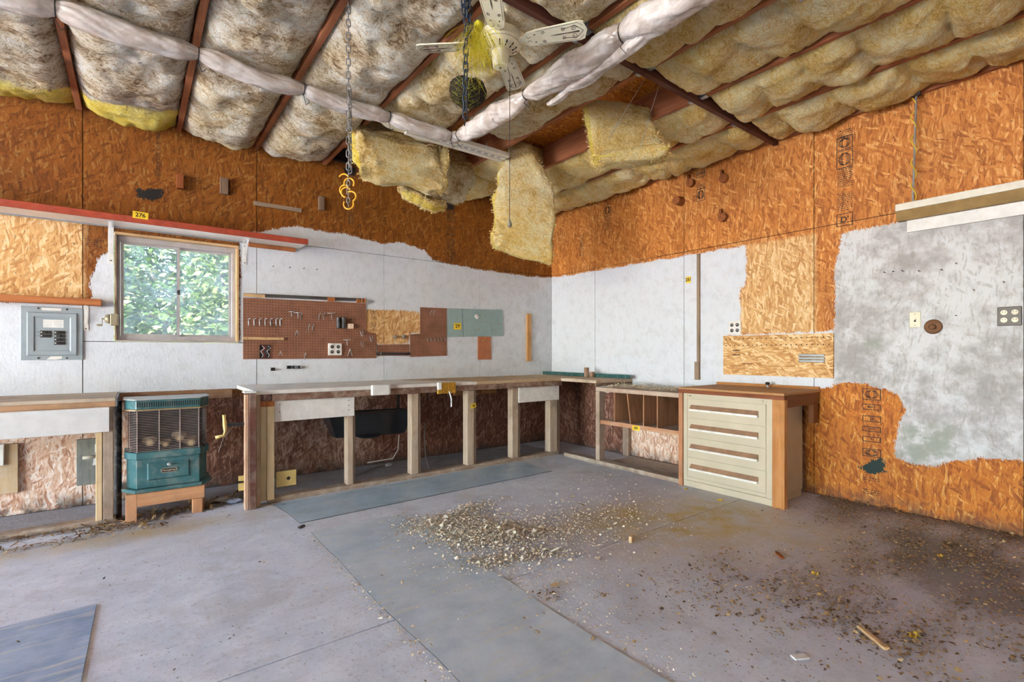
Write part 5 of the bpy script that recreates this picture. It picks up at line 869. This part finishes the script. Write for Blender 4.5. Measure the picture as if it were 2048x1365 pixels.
# ------------------------------------------------------------------ heater on its stand
stn = thing('heater_stand', 'low pine stand carrying the green gas heater', 'stand', (-4.3, -.6, 0)); pw = lambda ax: wood('stand', C(168, 114, 76), C(212, 160, 116), ax, .15); sx0, sx1, sy = -4.534, -4.075, -.73
for (xa, xb) in ((sx0, sx0 + .062), (sx1 - .075, sx1 - .013)): box('leg', pw('z'), (xa, xb, sy, sy + .06, 0, .196 if xa == sx0 else .105), stn, .002); box('leg', pw('z'), (xa, xb, sy + .30, sy + .36, 0, .196), stn, .002)
box('front_rail', pw('x'), (sx0 + .063, sx1, sy, sy + .04, .107, .196), stn, .002); box('side_rail', pw('y'), (sx1 - .038, sx1, sy + .041, sy + .295, .0, .196), stn, .002); box('side_rail', pw('y'), (sx0, sx0 + .038, sy + .061, sy + .295, .107, .196), stn, .002); box('rear_rail', pw('x'), (sx0 + .063, sx1 - .08, sy + .32, sy + .36, .107, .196), stn, .002)
ht = thing('gas_heater', 'vintage green enamel gas heater with wire grille', 'heater', (-4.3, -.55, .197)); gm_ = pm('heater_green', C(58, 102, 104), .35, var=.2, sc=7, dust=.2); gd = pm('heater_dark', C(16, 15, 15), .7)
hx0, hx1, hy, hb = -4.474, -4.105, -.70, -.40
def hexa(o, y_, ins=0.): return [(hx0 - .055 - o + ins, hb, 0), (hx0 - .055 - o + ins, hy + .10 - o * .5, 0), (hx0 - o * .4, y_ - o, 0), (hx1 + o * .4, y_ - o, 0), (hx1 + .055 + o - ins, hy + .10 - o * .5, 0), (hx1 + .055 + o - ins, hb, 0)]
def hz(pts, z0, z1): return MB().prism([(x, y, z0) for x, y, _ in pts], (0, 0, z1 - z0))
hz(hexa(.03, hy), .198, .222).build('foot_plate', gm_, ht, .003); hz(hexa(0, hy), .223, .425).build('lower_body', gm_, ht, .003); hz(hexa(.014, hy), .426, .475).build('ledge', gm_, ht, .004)
hz([(x, y if i in (2, 3) else y, z) for i, (x, y, z) in enumerate(hexa(.012, hy))], .775, .838).build('crown', gm_, ht, .004); hz(hexa(.02, hy), .839, .846).build('top_plate', pm('heater_top', C(170, 172, 166), .4, .3, dust=.2), ht); hz(hexa(.016, hy), .766, .774).build('crown_trim', pm('trim_tan', C(170, 150, 110), .5, .3), ht)
MB().box(hx0 - .04, hx1 + .05, hb - .0, hb + .008, .476, .765).build('fire_back', gd, ht); MB().box(hx1 + .046, hx1 + .052, hy + .11, hb - .001, .476, .765).build('side_screen', pm('side_mesh', C(110, 106, 110), .4, .5), ht)
for k in range(28): x = hx0 + .006 + k * (hx1 - hx0 - .012) / 27; MB().box(x - .003, x + .003, hy - .0135, hy - .0121, .79, .825).build('vent_slot', gd, ht)
hp = [(hx0 - .055, hy + .10), (hx0, hy - .004), (hx1, hy - .004), (hx1 + .055, hy + .10), (hx1 + .055, hb - .03)]; wr = pm('grille_wire', C(186, 168, 160), .4, .5); MB().box(hx0 - .048, hx0 - .044, hy + .11, hb - .001, .476, .765).build('side_liner', gd, ht); MB().box(hx0 - .03, hx1 + .04, hy + .03, hb - .002, .4755, .479).build('fire_floor', gd, ht)
for k in range(25): z = .482 + k * .0116; MB().tube([(x, y, z) for x, y in hp], .0019, 5).build('grille_wire', wr, ht)
for x in (hx0 + .003, hx0 + .128, hx0 + .25, hx1 - .004): MB().cyl((x, hy - .008, .476), (x, hy - .008, .766), .0026, 6).build('grille_bar', wr, ht)
for k, (x, z, r_) in enumerate(((hx0 + .075, .53, .026), (hx0 + .25, .548, .028), (hx0 + .165, .51, .02), (hx0 + .32, .505, .03))): lg_ = MB().tube([(x + .0, hy + .05, z), (x + .02, hy + .12, z + .01), (x - .02, hy + .2, z)], [r_, r_ * 1.05, r_], 12).build('fire_log', wood('log', C(110, 88, 64), C(160, 134, 100), 'y'), ht); MB().lathe((x, hy + .0495, z), (0, -1, 0), [(0, r_ * .6), (.004, r_ * .55)], 14).build('log_end', wood('log_end', C(196, 160, 110), C(226, 198, 150), 'y'), lg_)
dp = MB(); frame(dp, (hx0 + hx1) / 2, .335, .125, .062, .118, .055, hy - .001, hy - .009); dp.build('drawer_bead', gm_, ht); MB().box((hx0 + hx1) / 2 - .118, (hx0 + hx1) / 2 + .118, hy - .009, hy - .001, .28, .39).build('drawer_front', gm_, ht, .002)
kx = (hx0 + hx1) / 2 + .0; MB().lathe((kx, hy - .0095, .378), (0, -1, 0), [(0, .006), (.008, .006), (.01, .011), (.02, .012), (.024, .008)], 16).build('knob', M_STEEL, ht, smooth=True)
bx, bz = kx + .0, .335; ov = lambda a_, b_, y_: [(bx + (a_ - b_) * (1 if -math.pi / 2 < t < math.pi / 2 else -1) + b_ * math.cos(t), y_, bz + b_ * math.sin(t)) for t in np.linspace(-math.pi / 2 + .001, 1.5 * math.pi - .001, 26)]
bd = MB().prism(ov(.047, .016, hy - .0095), (0, -.003, 0)).build('badge', pm('badge_dark', C(50, 40, 36), .5), ht); MB().tube(ov(.046, .015, hy - .013), .0016, 5, closed=True).build('badge_rim', pm('badge_silver', C(206, 196, 170), .35, .5), bd); text('Humphrey', .018, (bx, hy - .0127, bz), XR, UP, pm('badge_silver', C(206, 196, 170), .35, .5), bd)
#PART5
# ------------------------------------------------------------------ floor mats
def mat(label, pts, mt, th=.004, wav=None):
    o = tag(MB().prism([(x, y, .0006) for x, y in pts], (0, 0, th)).build('rubber_mat', mt, None), label, 'mat', 'rubber floor mats'); o.data.materials.append(pm('rubber_edge', C(60, 64, 68), .7))
    for f in o.data.polygons: f.material_index = 0 if abs(f.normal.z) > .5 else 1
    return o
mat('blue-grey rubber mat along the foot of the long workbench', [(-3.64, -.87), (-3.60, -1.15), (-3.585, -1.425), (-2.4, -1.39), (-1.205, -1.357), (-1.21, -1.1), (-1.215, -.83), (-2.4, -.85)], matmat('mat_blue', C(142, 170, 186), C(184, 202, 214), 0.))
rg = random.Random(4); L_ = [(-3.565 + .012 * rg.uniform(-1, 1) - .01 * k / 6, -1.645 - k * .28) for k in range(15)]; R_ = [(-2.965 + (.05 if k == 2 else (-.035 if k == 3 else .012 * rg.uniform(-1, 1))) - .012 * k / 6, -1.665 - k * .28) for k in range(15)]
mat('long blue-grey rubber mat running towards the camera', L_ + R_[::-1], matmat('mat_grey', C(172, 188, 200), C(206, 216, 224), 1.57))
mat('dark blue rubber mat at the lower left corner', [(-4.624, -2.0), (-4.63, -2.4), (-4.645, -3.3), (-6.2, -3.3), (-6.2, -2.05), (-5.2, -2.02)], matmat('mat_dark', C(120, 146, 180), C(172, 190, 214), .2))
# ------------------------------------------------------------------ ceiling fan
FC = Vector((-2.935, -2.865, 0)); fan = thing('ceiling_fan', 'cream ceiling fan with scroll-painted blades', 'ceiling fan', (FC.x, FC.y, 2.70)); zb = 2.815
MB().lathe(FC + Vector((0, 0, 2.772)), UP, [(0, .045), (.004, .075), (.022, .098), (.034, .105)], 36).build('motor_cover', M_CREAM, fan, smooth=True)
MB().lathe(FC + Vector((0, 0, 2.807)), UP, [(0, .107), (.012, .110), (.014, .104), (.018, .104), (.020, .110), (.055, .106), (.07, .07), (.09, .03), (.17, .026)], 36).build('motor_housing', M_CREAM, fan, smooth=False)
for k in range(14): a = 2 * math.pi * k / 14; r0, r1 = .060, .088; d = Vector((math.cos(a), math.sin(a), 0)); t_ = Vector((-math.sin(a), math.cos(a), 0)); MB().obox(FC + d * .077 + Vector((0, 0, 2.7795)), d * .013 + Vector((0, 0, .007)), t_ * .0035, Vector((0, 0, .002))).build('vent_slot', M_BLACK, fan)
MB().lathe(FC + Vector((0, 0, 2.690)), UP, [(0, .034), (.006, .040), (.06, .046), (.081, .046)], 28).build('switch_housing', M_CREAM, fan, smooth=False); MB().lathe(FC + Vector((0, 0, 2.688)), (0, 0, -1), [(0, .006), (.002, .005)], 12).build('cap_screw', M_IRON, fan)
brown = pm('scroll_brown', C(74, 60, 42), .6)
for k, ang in enumerate((-53, 41, 137, 226)):
    a = math.radians(ang); d = Vector((math.cos(a), math.sin(a), 0)); t_ = Vector((-math.sin(a), math.cos(a), -.20)).normalized(); n_ = d.cross(t_); c0 = FC + Vector((0, 0, zb))
    pl = lambda r, w_, h=0.: c0 + d * r + t_ * w_ + n_ * h
    out = [(.135, -.028), (.15, -.042), (.20, -.05), (.42, -.060), (.445, -.052), (.45, -.03), (.462, 0), (.45, .03), (.445, .052), (.42, .060), (.20, .05), (.15, .042), (.135, .028)]
    bl = MB().prism([pl(r, w_, -.003) for r, w_ in out], n_ * .006).build('blade', M_CREAM, fan)
    MB().beam(pl(.095, 0, .004), pl(.17, 0, .004), n_, .03, .006).build('blade_iron', M_CREAM, fan)
    oz_ = MB(); sgn = -1 if n_.z > 0 else 1; hh_ = .0036 * sgn
    def spiral(r, w_, s, fl, tn=1.6): oz_.tube([pl(r + s * (1 - .75 * q) * math.cos(q * tn * 6.283), w_ + fl * s * (1 - .75 * q) * math.sin(q * tn * 6.283), hh_) for q in np.linspace(0, 1, 22)], .0012, 4)
    for fl in (1, -1):
        spiral(.395, fl * .022, .016, fl); spiral(.34, fl * .024, .010, fl); spiral(.235, fl * .026, .010, fl, 1.3); spiral(.19, fl * .022, .005, fl, 1.)
        oz_.tube([pl(.33, fl * .034, hh_), pl(.36, fl * .030, hh_), pl(.40, fl * .040, hh_), pl(.425, fl * .018, hh_), pl(.44, 0, hh_)], .0012, 4); oz_.tube([pl(.20, fl * .042, hh_), pl(.30, fl * .047, hh_), pl(.415, fl * .053, hh_), pl(.44, fl * .03, hh_)], .0008, 4); oz_.tube([pl(.145, fl * .02, hh_), pl(.155, fl * .008, hh_), pl(.17, fl * .015, hh_)], .001, 4)
    oz_.tube([pl(.27, 0, hh_), pl(.31, 0, hh_), pl(.36, 0, hh_), pl(.42, 0, hh_)], [.0005, .003, .002, .0045], 5); tag(oz_.build('painted_scroll', brown, bl), kind='stuff')
pc = thing('pull_cord', 'long fan pull cord with small grey knob at its end', 'cord', (-2.86, -2.86, 1.85)); MB().tube([(-2.885, -2.86, 2.715), (-2.862, -2.852, 2.68), (-2.863, -2.85, 1.90)], .0018, 5).build('cord', M_IRON, pc); MB().lathe((-2.863, -2.85, 1.852), UP, [(0, .004), (.006, .012), (.018, .013), (.034, .007), (.048, .003)], 14).build('knob', pm('cord_knob', C(130, 124, 104), .5), pc, smooth=True)
# ------------------------------------------------------------------ chains
def linkmesh(name, L, W, r):
    m = MB(); pts = []
    for q in range(16): t = 2 * math.pi * q / 16; pts.append((W / 2 * math.cos(t), 0, (L / 2 - W / 2) * (1 if math.sin(t) >= 0 else -1) + W / 2 * math.sin(t)))
    m.tube(pts, r, 6, closed=True); me = bpy.data.meshes.new(name); me.from_pydata(m.v, [], m.f); me.polygons.foreach_set('use_smooth', [True] * len(me.polygons)); return me
def chain(root, p0, p1, L, W, r, mat_, rot0=0.):
    key = ('link', L, W, mat_.name)
    if key not in OFF: me = linkmesh('link', L, W, r); me.materials.append(mat_); OFF[key] = me
    p0, p1 = Vector(p0), Vector(p1); d = p1 - p0; n = max(1, int(round(d.length / (L - 2.6 * r)))); q = Vector(UP).rotation_difference(d.normalized())
    for i in range(n):
        o = bpy.data.objects.new('link', OFF[key]); link(o, root); o.location = p0 + d * ((i + .5) / n) - OFF[root]; o.rotation_mode = 'QUATERNION'; o.rotation_quaternion = q @ Matrix.Rotation(rot0 + (i % 2) * math.pi / 2 + .35, 3, 'Z').to_quaternion()
cst = pm('chain_steel', C(150, 150, 150), .4, .8); cbl = pm('chain_dark', C(64, 76, 96), .4, .6)
c1 = thing('hanging_chain', 'long steel chain hanging from a joist with yellow hooks', 'chain', (-3.588, -2.40, 3.02)); chain(c1, (-3.588, -2.40, 3.03), (-3.588, -2.40, 2.10), .042, .020, .0028, cst); chain(c1, (-3.582, -2.405, 2.56), (-3.580, -2.405, 2.12), .042, .020, .0028, cst, .6); chain(c1, (-3.588, -2.40, 2.10), (-3.588, -2.40, 1.94), .030, .016, .0024, cst)
c2 = thing('hanging_chain', 'dark blue-grey chain hanging in front of the bird nest', 'chain', (-3.222, -2.97, 3.02)); chain(c2, (-3.21, -2.968, 3.02), (-3.222, -2.97, 2.30), .048, .024, .0036, cbl); chain(c2, (-3.20, -2.972, 2.95), (-3.195, -2.975, 2.66), .048, .024, .0036, cbl, .5); chain(c2, (-3.225, -2.965, 2.95), (-3.228, -2.965, 2.80), .048, .024, .0036, cbl, .8); MB().tube([(-3.222, -2.97, 2.31), (-3.218, -2.97, 2.285), (-3.226, -2.97, 2.26)], .003, 6).build('end_hook', M_IRON, c2)
yh = pm('yellow_hook', C(236, 170, 40), .35, var=.08)
for k, (dx, dz, a0, sp, lab) in enumerate(((-.022, 2.085, .5, 2.2, 'topmost broken'), (.004, 2.065, -.6, 4.3, 'second from top'), (-.02, 2.03, .7, 3.6, 'third from top, leftmost'), (-.010, 2.015, .6, 4.0, 'fourth from top'), (.014, 1.995, -1.2, 3.4, 'fifth from top, rightmost'), (.0, 1.955, 2.6, 4.2, 'lowest'))):
    R_h = .026; p = Vector((-3.588 + dx * .8, -2.40 - dx * .6, dz)); tag(MB().tube([p + Vector((RT[0], RT[1], 0)) * R_h * math.cos(a0 + sp * q) + Vector((0, 0, 1)) * R_h * math.sin(a0 + sp * q) + Vector((.6, .8, 0)) * .004 * (k % 3 - 1) for q in np.linspace(0, 1, 14)], .0042, 8).build('c_hook', yh, smooth=True), 'yellow C-shaped hook on the steel chain, %s' % lab, 'hook', 'yellow hooks on the chain')
# ------------------------------------------------------------------ nest and moss tuft
def fibers(n, gen, r, seed):
    rg_ = np.random.default_rng(seed); mb = MB()
    for i in range(n):
        pts = gen(rg_); P_ = [Vector(p) for p in pts]
        for q in range(len(P_) - 1):
            d = P_[q + 1] - P_[q]; s_ = d.orthogonal().normalized() * r; u_ = d.normalized().cross(s_); k = len(mb.v)
            mb.v += [tuple(P_[q] + s_), tuple(P_[q] - s_ * .5 + u_ * .87), tuple(P_[q] - s_ * .5 - u_ * .87), tuple(P_[q + 1] + s_), tuple(P_[q + 1] - s_ * .5 + u_ * .87), tuple(P_[q + 1] - s_ * .5 - u_ * .87)]; mb.f += [(k, k + 1, k + 4, k + 3), (k + 1, k + 2, k + 5, k + 4), (k + 2, k, k + 3, k + 5)]
    return mb
NC = Vector(G(935, 183, 2.545)); ns = thing('bird_nest', 'dark twig nest with moss hanging beside the fan', 'nest', tuple(NC)); nr = .085
m = MB(); dd = []
for (ox_, oz_, r_) in ((.032, -.005, .066), (-.03, .012, .062)):
    k0 = len(m.v); cc = NC + Vector((RT[0], RT[1], 0)) * ox_ + Vector((0, 0, oz_)); bm_ = bmesh.new(); bmesh.ops.create_icosphere(bm_, subdivisions=4, radius=1.); m.f += [tuple(v.index + k0 for v in f.verts) for f in bm_.faces]; vv = np.array([tuple(v.co) for v in bm_.verts]); bm_.free(); rr_ = r_ * (1 + .16 * fbm(vv * 3, 3, 4)); m.v += [tuple(Vector(v) * q + cc) for v, q in zip(vv, rr_)]
m.build('nest_body', pm('nest_brown', C(40, 30, 20), .95, var=.5, sc=70, bump=1., bsc=160), ns, smooth=True)
def gnest(r_):
    a = r_.normal(size=3); a /= np.linalg.norm(a); a[2] = -abs(a[2]) * .9 + .25 * r_.random(); b = r_.normal(size=3); b -= a * (a @ b); b /= np.linalg.norm(b); q = .088 + .012 * r_.random(); return [tuple(NC + Vector(((a * math.cos(t) + b * math.sin(t)) * q * np.array([.95, .95, .95])).tolist())) for t in np.linspace(-.5, .5, 5)]
tag(fibers(130, gnest, .0009, 3).build('moss_strands', pm('moss_green', C(140, 146, 36), .8, var=.5, sc=60), ns), kind='stuff'); tag(fibers(350, gnest, .001, 5).build('twigs', pm('twig', C(70, 54, 34), .9), ns), kind='stuff')
tag(fibers(8, lambda r_: [tuple(NC + Vector((r_.uniform(-.05, .05), r_.uniform(-.05, .05), .05))), tuple(NC + Vector((r_.uniform(-.09, .09), r_.uniform(-.09, .09), .11)))], .0012, 9).build('twig_ends', pm('twig', C(70, 54, 34), .9), ns), kind='stuff')
TC = Vector(G(958, 92, 2.66))
def gtuft(r_):
    x, y = r_.normal(scale=.042, size=2); z0 = .10 - abs(r_.normal(scale=.05)); L = r_.uniform(.05, .19); return [tuple(TC + Vector((x * .5, y * .5, z0))), tuple(TC + Vector((x + r_.normal() * .01, y + r_.normal() * .01, z0 - L * .5))), tuple(TC + Vector((x * 1.3 + r_.normal() * .015, y * 1.3 + r_.normal() * .015, z0 - L)))]
tf = thing('insulation_tuft', 'bright yellow wispy tuft of fibre hanging between chain and fan', 'insulation', tuple(TC)); tag(fibers(520, gtuft, .0005, 4).build('wisps', pm('yellow_wisp', C(216, 200, 30), .8, var=.2), tf), kind='stuff'); bm_ = bmesh.new(); bmesh.ops.create_icosphere(bm_, subdivisions=3, radius=.022); m = MB(); m.v = [tuple(Vector(v.co) * (1 + .25 * mnoise.noise(v.co * 60)) + TC + Vector((0, 0, .10))) for v in bm_.verts]; m.f = [tuple(v.index for v in f.verts) for f in bm_.faces]; bm_.free(); m.build('clump', pm('yellow_wisp', C(216, 200, 30), .8), tf, smooth=True)
# grey rod ends at the top edge
for k, (px, py) in enumerate(((1604, -4), (1630, -18))): p = Vector(G(px, py, 2.86)); tag(MB().tube([p + Vector((-.14, -.16, .14)), p + Vector((-.02, -.03, .04)), p, p + Vector((.008, .006, -.008))], [.02, .02, .018, .008], 12).build('grey_rod', pm('grey_rod', C(170, 168, 164), .5, .2), smooth=True), ['left grey rounded rod end at the top edge under the batts', 'right grey rounded rod end at the top edge under the batts'][k], 'rod', 'grey rod ends')
# ------------------------------------------------------------------ litter on the floor
def litter(name, label, cat, P, size, asp, mt, seed, parent=None, flat=.35, curl=.3):
    rg_ = np.random.default_rng(seed); n = len(P); m = MB(); V = []; Fc = []
    yaw = rg_.uniform(0, 6.283, n); tilt = rg_.normal(scale=flat, size=n); L = size * rg_.lognormal(0, .45, n); W = L * asp * rg_.uniform(.5, 1.3, n)
    dx = np.stack([np.cos(yaw) * np.cos(tilt), np.sin(yaw) * np.cos(tilt), np.sin(tilt)], 1); dy = np.stack([-np.sin(yaw), np.cos(yaw), rg_.normal(scale=flat, size=n)], 1); up = np.array([0, 0, 1.])
    P = P.copy(); P[:, 2] += np.abs(np.sin(tilt)) * L * .5 + .0012; bend = (curl * L * rg_.uniform(.2, 1, n))[:, None]
    a = P - dx * L[:, None] / 2 - dy * W[:, None] / 2; b = P - dx * L[:, None] / 2 + dy * W[:, None] / 2; c = P + up * bend + dy * W[:, None] / 2; d = P + up * bend - dy * W[:, None] / 2; e = P + dx * L[:, None] / 2 + dy * W[:, None] * .3; f = P + dx * L[:, None] / 2 - dy * W[:, None] * .3
    V = np.stack([a, b, c, d, e, f], 1); V[:, :, 2] = np.maximum(V[:, :, 2], P[:, 2:3] * 0 + np.minimum(P[:, 2:3], .0008 + P[:, 2:3])) ; m.v = [tuple(q) for q in V.reshape(-1, 3)]
    for i in range(n): k = 6 * i; Fc += [(k, k + 1, k + 2, k + 3), (k + 3, k + 2, k + 4, k + 5)]
    m.f = Fc; me = bpy.data.meshes.new(name); me.from_pydata(m.v, [], m.f); me.materials.append(mt); o = bpy.data.objects.new(name, me); link(o, parent); tag(o, None if parent else label, None if parent else cat, None, 'stuff'); return o
def chipmat(name, cols):
    m, t, p = newmat(name); r = t.n('ShaderNodeNewGeometry').outputs['Random Per Island']; t.put(p.inputs['Base Color'], t.ramp(r, [(i / max(1, len(cols) - 1), c) for i, c in enumerate(cols)])); p.inputs['Roughness'].default_value = .85; p.inputs['Specular IOR Level'].default_value = .2; return m
CH_P = chipmat('chips_pale', [C(150, 132, 106), C(222, 208, 180), C(242, 232, 212), C(198, 180, 150)]); CH_B = chipmat('chips_brown', [C(74, 54, 38), C(128, 100, 68), C(172, 142, 98), C(92, 68, 48), C(210, 182, 132)]); CH_G = chipmat('chips_grey', [C(80, 72, 64), C(130, 120, 108), C(96, 84, 72), C(176, 164, 148)])
N_ = np.random.default_rng(77)
def gp_(px, py): return G(px, py)[:2]
def blob(n, cx, sx, sy, ang=0., h=0.):
    a = N_.normal(size=(n, 2)) * np.array([sx, sy]); ca, sa = math.cos(ang), math.sin(ang); q = np.stack([a[:, 0] * ca - a[:, 1] * sa + cx[0], a[:, 0] * sa + a[:, 1] * ca + cx[1]], 1); z = h * np.exp(-((a[:, 0] / sx) ** 2 + (a[:, 1] / sy) ** 2) / 1.5) * N_.random(n) if h else np.zeros(n); return np.column_stack([q, z])
def clip(P, x0=-6., x1=-.01, y0=-6., y1=-.01): return P[(P[:, 0] > x0) & (P[:, 0] < x1) & (P[:, 1] > y0) & (P[:, 1] < y1)]
pile = np.concatenate([blob(6500, gp_(985, 1070), .20, .12, -.5, .035), blob(3200, gp_(900, 1045), .18, .10, -.3, .02), blob(900, gp_(940, 1020), .14, .05, .2, .015), blob(700, gp_(1070, 1110), .12, .05, -.5, .012), blob(700, gp_(990, 1125), .12, .05, -.4, .01), blob(2600, gp_(1100, 1060), .5, .25, 0)])
litter('wood_shavings', 'heap of pale wood shavings beside the long rubber mat', 'shavings', clip(pile), .0105, .55, CH_P, 1)
thin = np.concatenate([blob(1300, gp_(1250, 1050), .55, .3), blob(700, gp_(1080, 1180), .35, .3), blob(500, gp_(1180, 960), .4, .1), np.column_stack([N_.uniform(-3.7, -.7, 700), N_.uniform(-.95, -.82, 700), np.zeros(700)]), np.column_stack([np.full(300, -3.59) + N_.normal(scale=.03, size=300), N_.uniform(-3.6, -1.7, 300), np.zeros(300)]), np.column_stack([np.full(500, -3.585) + N_.normal(scale=.02, size=500), N_.uniform(-3.9, -1.7, 500), np.zeros(500)]), np.column_stack([N_.uniform(-2.96, -2.85, 700), N_.uniform(-4.2, -1.7, 700), np.zeros(700)])])
litter('sawdust_chips', 'scattered pale chips and sawdust over the concrete floor', 'sawdust', clip(thin), .0065, .5, CH_P, 2)
dark = np.concatenate([blob(6000, gp_(1850, 1070), .32, .35), blob(5000, gp_(1950, 1140), .35, .4), blob(2200, gp_(1480, 1150), .35, .2), blob(3000, gp_(1700, 1150), .4, .10), blob(3000, gp_(1760, 1260), .3, .2), blob(2400, gp_(1950, 1280), .35, .25), blob(1300, gp_(1680, 1005), .3, .13), np.column_stack([-np.abs(N_.normal(scale=.10, size=2200)) - .01, N_.uniform(-5.2, -3.35, 2200), np.abs(N_.normal(scale=.01, size=2200))]), blob(90, gp_(1100, 1190), .05, .03), blob(50, gp_(1200, 1190), .03, .02)])
dark = clip(dark); dark = dark[fbm(dark * np.array([3.5, 7., 1.]), 9, 3) + .35 * N_.normal(size=len(dark)) > .0]; dark = dark[~((dark[:, 0] > -.64) & (dark[:, 1] > -3.31))]; litter('leaf_litter', 'dark leaf litter strewn along the foot of right wall', 'leaf litter', dark, .009, .6, CH_B, 3)
spr = np.column_stack([N_.uniform(-5.4, -.3, 2600), N_.uniform(-4.9, -.9, 2600), np.zeros(2600)]); spr = spr[fbm(spr * 2.2, 19, 3) + .3 * N_.normal(size=len(spr)) > .05]; litter('floor_debris', 'sparse grey-brown crumbs spread over the whole floor', 'debris', spr, .008, .45, CH_G, 4)
hl_ = np.concatenate([blob(500, gp_(330, 1030), .22, .06, 0, .02), blob(300, gp_(240, 1055), .15, .05), blob(250, gp_(100, 1090), .35, .04), np.column_stack([N_.uniform(-5.4, -4.6, 250), N_.uniform(-.72, -.60, 250), np.full(250, .0)]), blob(200, gp_(455, 1000), .15, .05, 0, .015)]); litter('dry_plant_bits', 'dry straw and leaf bits under and beside the heater stand', 'debris', clip(hl_), .028, .18, CH_B, 5)
sh2 = np.column_stack([N_.uniform(-.58, -.12, 1500), N_.uniform(-2.39, -1.40, 1500), .8085 + np.abs(N_.normal(scale=.012, size=1500))]); litter('wood_shavings', 'pale shavings covering the top of the pigeonhole shelf', 'shavings', sh2, .014, .6, CH_P, 6)
sh3 = np.column_stack([N_.uniform(-1.7, -.1, 220), N_.uniform(-.75, -.05, 220), np.full(220, ZB + .0005)]); litter('sawdust_chips', 'few chips lying on the bare end of workbench', 'sawdust', sh3, .010, .5, CH_P, 7)
# single pieces on the floor
def piece(name, label, cat, px, py, L, W, H, ang, mt, group=None): c = G(px, py, H / 2); tag(MB().obox(c + np.array([0, 0, .0006]), (math.cos(ang) * L / 2, math.sin(ang) * L / 2, 0), (-math.sin(ang) * W / 2, math.cos(ang) * W / 2, 0), (0, 0, H / 2)).build(name, mt, None, min(W, H) * .15), label, cat, group)
pl_ = wood('pine', *PINE, 'x'); piece('wood_sliver', 'long pale wood sliver on the floor at lower right', 'wood scrap', 1745, 1276, .16, .022, .012, .9, pl_); piece('wood_scrap', 'small upright wood scrap on the floor in front of cabinet', 'wood scrap', 1263, 1078, .05, .02, .04, .4, pl_); piece('wood_scrap', 'flat pale chip near the bottom edge at right', 'wood scrap', 1600, 1315, .06, .03, .006, -.5, M_WHITE); piece('wood_scrap', 'thin reddish stick on the dusty floor mid right', 'wood scrap', 1560, 1112, .08, .022, .01, .8, wood('red_block', C(120, 62, 32), C(166, 98, 56), 'x')); piece('wood_scrap', 'dark wood crumb near the mat end below the bench', 'wood scrap', 603, 1054, .05, .02, .012, .6, M_IRON)
yl = pm('yellow_leaf', C(214, 176, 50), .7, var=.2)
def leaf(label, px, py, s, ang):
    c = Vector(G(px, py, .002)); m = MB(); pts = []
    for q in range(12): t = 2 * math.pi * q / 12; r_ = s * (1 if q % 2 == 0 else .55); pts.append(c + Vector((math.cos(t + ang) * r_, math.sin(t + ang) * r_ * .7, .004 + .006 * math.sin(3 * t))))
    tag(m.prism(pts, (0, 0, .0012)).build('dry_leaf', yl), label, 'leaf', 'yellow leaves on the floor')
for lab, px, py, s in (('yellow leaf nearest the camera at the right of the floor', 1828, 1272, .035), ('yellow leaf in the dark litter near the right wall', 1880, 1113, .022), ('yellow leaf in the middle of the purple-grey floor', 1630, 1149, .025), ('yellow leaf lying in front of the drawer cabinet', 1440, 1001, .028), ('yellow leaf by the lower left corner of cabinet', 1372, 979, .02)): leaf(lab, px, py, s, px)
for px, py, lab in ((445, 1000, 'grey crumpled scrap under the crank of the vise'), (470, 1002, 'bluish crumpled scrap beside the vise foot')): c = Vector(G(px, py, .02)); bm_ = bmesh.new(); bmesh.ops.create_icosphere(bm_, subdivisions=3, radius=1.); m = MB(); m.v = [(c.x + v.co.x * .05 * (1 + .5 * mnoise.noise(v.co * 3)), c.y + v.co.y * .03 * (1 + .5 * mnoise.noise(v.co * 4)), max(.001, .018 + v.co.z * .018 * (1 + .6 * mnoise.noise(v.co * 5)))) for v in bm_.verts]; m.f = [tuple(v.index for v in f.verts) for f in bm_.faces]; bm_.free(); tag(m.build('crumpled_scrap', pm('scrap_blue' if px > 460 else 'scrap_grey', C(150, 158, 176) if px > 460 else C(176, 170, 160), .5)), lab, 'scrap', 'scraps under the crank')
# ------------------------------------------------------------------ split small joined fittings into single pieces
def split_islands(o):
    me = o.data; n = len(me.vertices); par = list(range(n))
    def find(a):
        while par[a] != a: par[a] = par[par[a]]; a = par[a]
        return a
    for e in me.edges: a, b = find(e.vertices[0]), find(e.vertices[1]); par[a] = b
    gr = {}
    for f in me.polygons: gr.setdefault(find(f.vertices[0]), []).append(tuple(f.vertices))
    if len(gr) < 2: return
    base = o.name.split('.')[0]; mt = me.materials[0]; pr = o.parent
    for fs in gr.values():
        ids = sorted({i for f in fs for i in f}); mp = {i: k for k, i in enumerate(ids)}; m2 = bpy.data.meshes.new(base); m2.from_pydata([tuple(me.vertices[i].co) for i in ids], [], [tuple(mp[i] for i in f) for f in fs]); m2.materials.append(mt); link(bpy.data.objects.new(base, m2), pr)
    bpy.data.objects.remove(o)
for o in [o for o in COL.objects if o.type == 'MESH' and o.name.split('.')[0] in ('screw_head', 'brass_pin', 'slot', 'nail', 'end_bracket')]: split_islands(o)
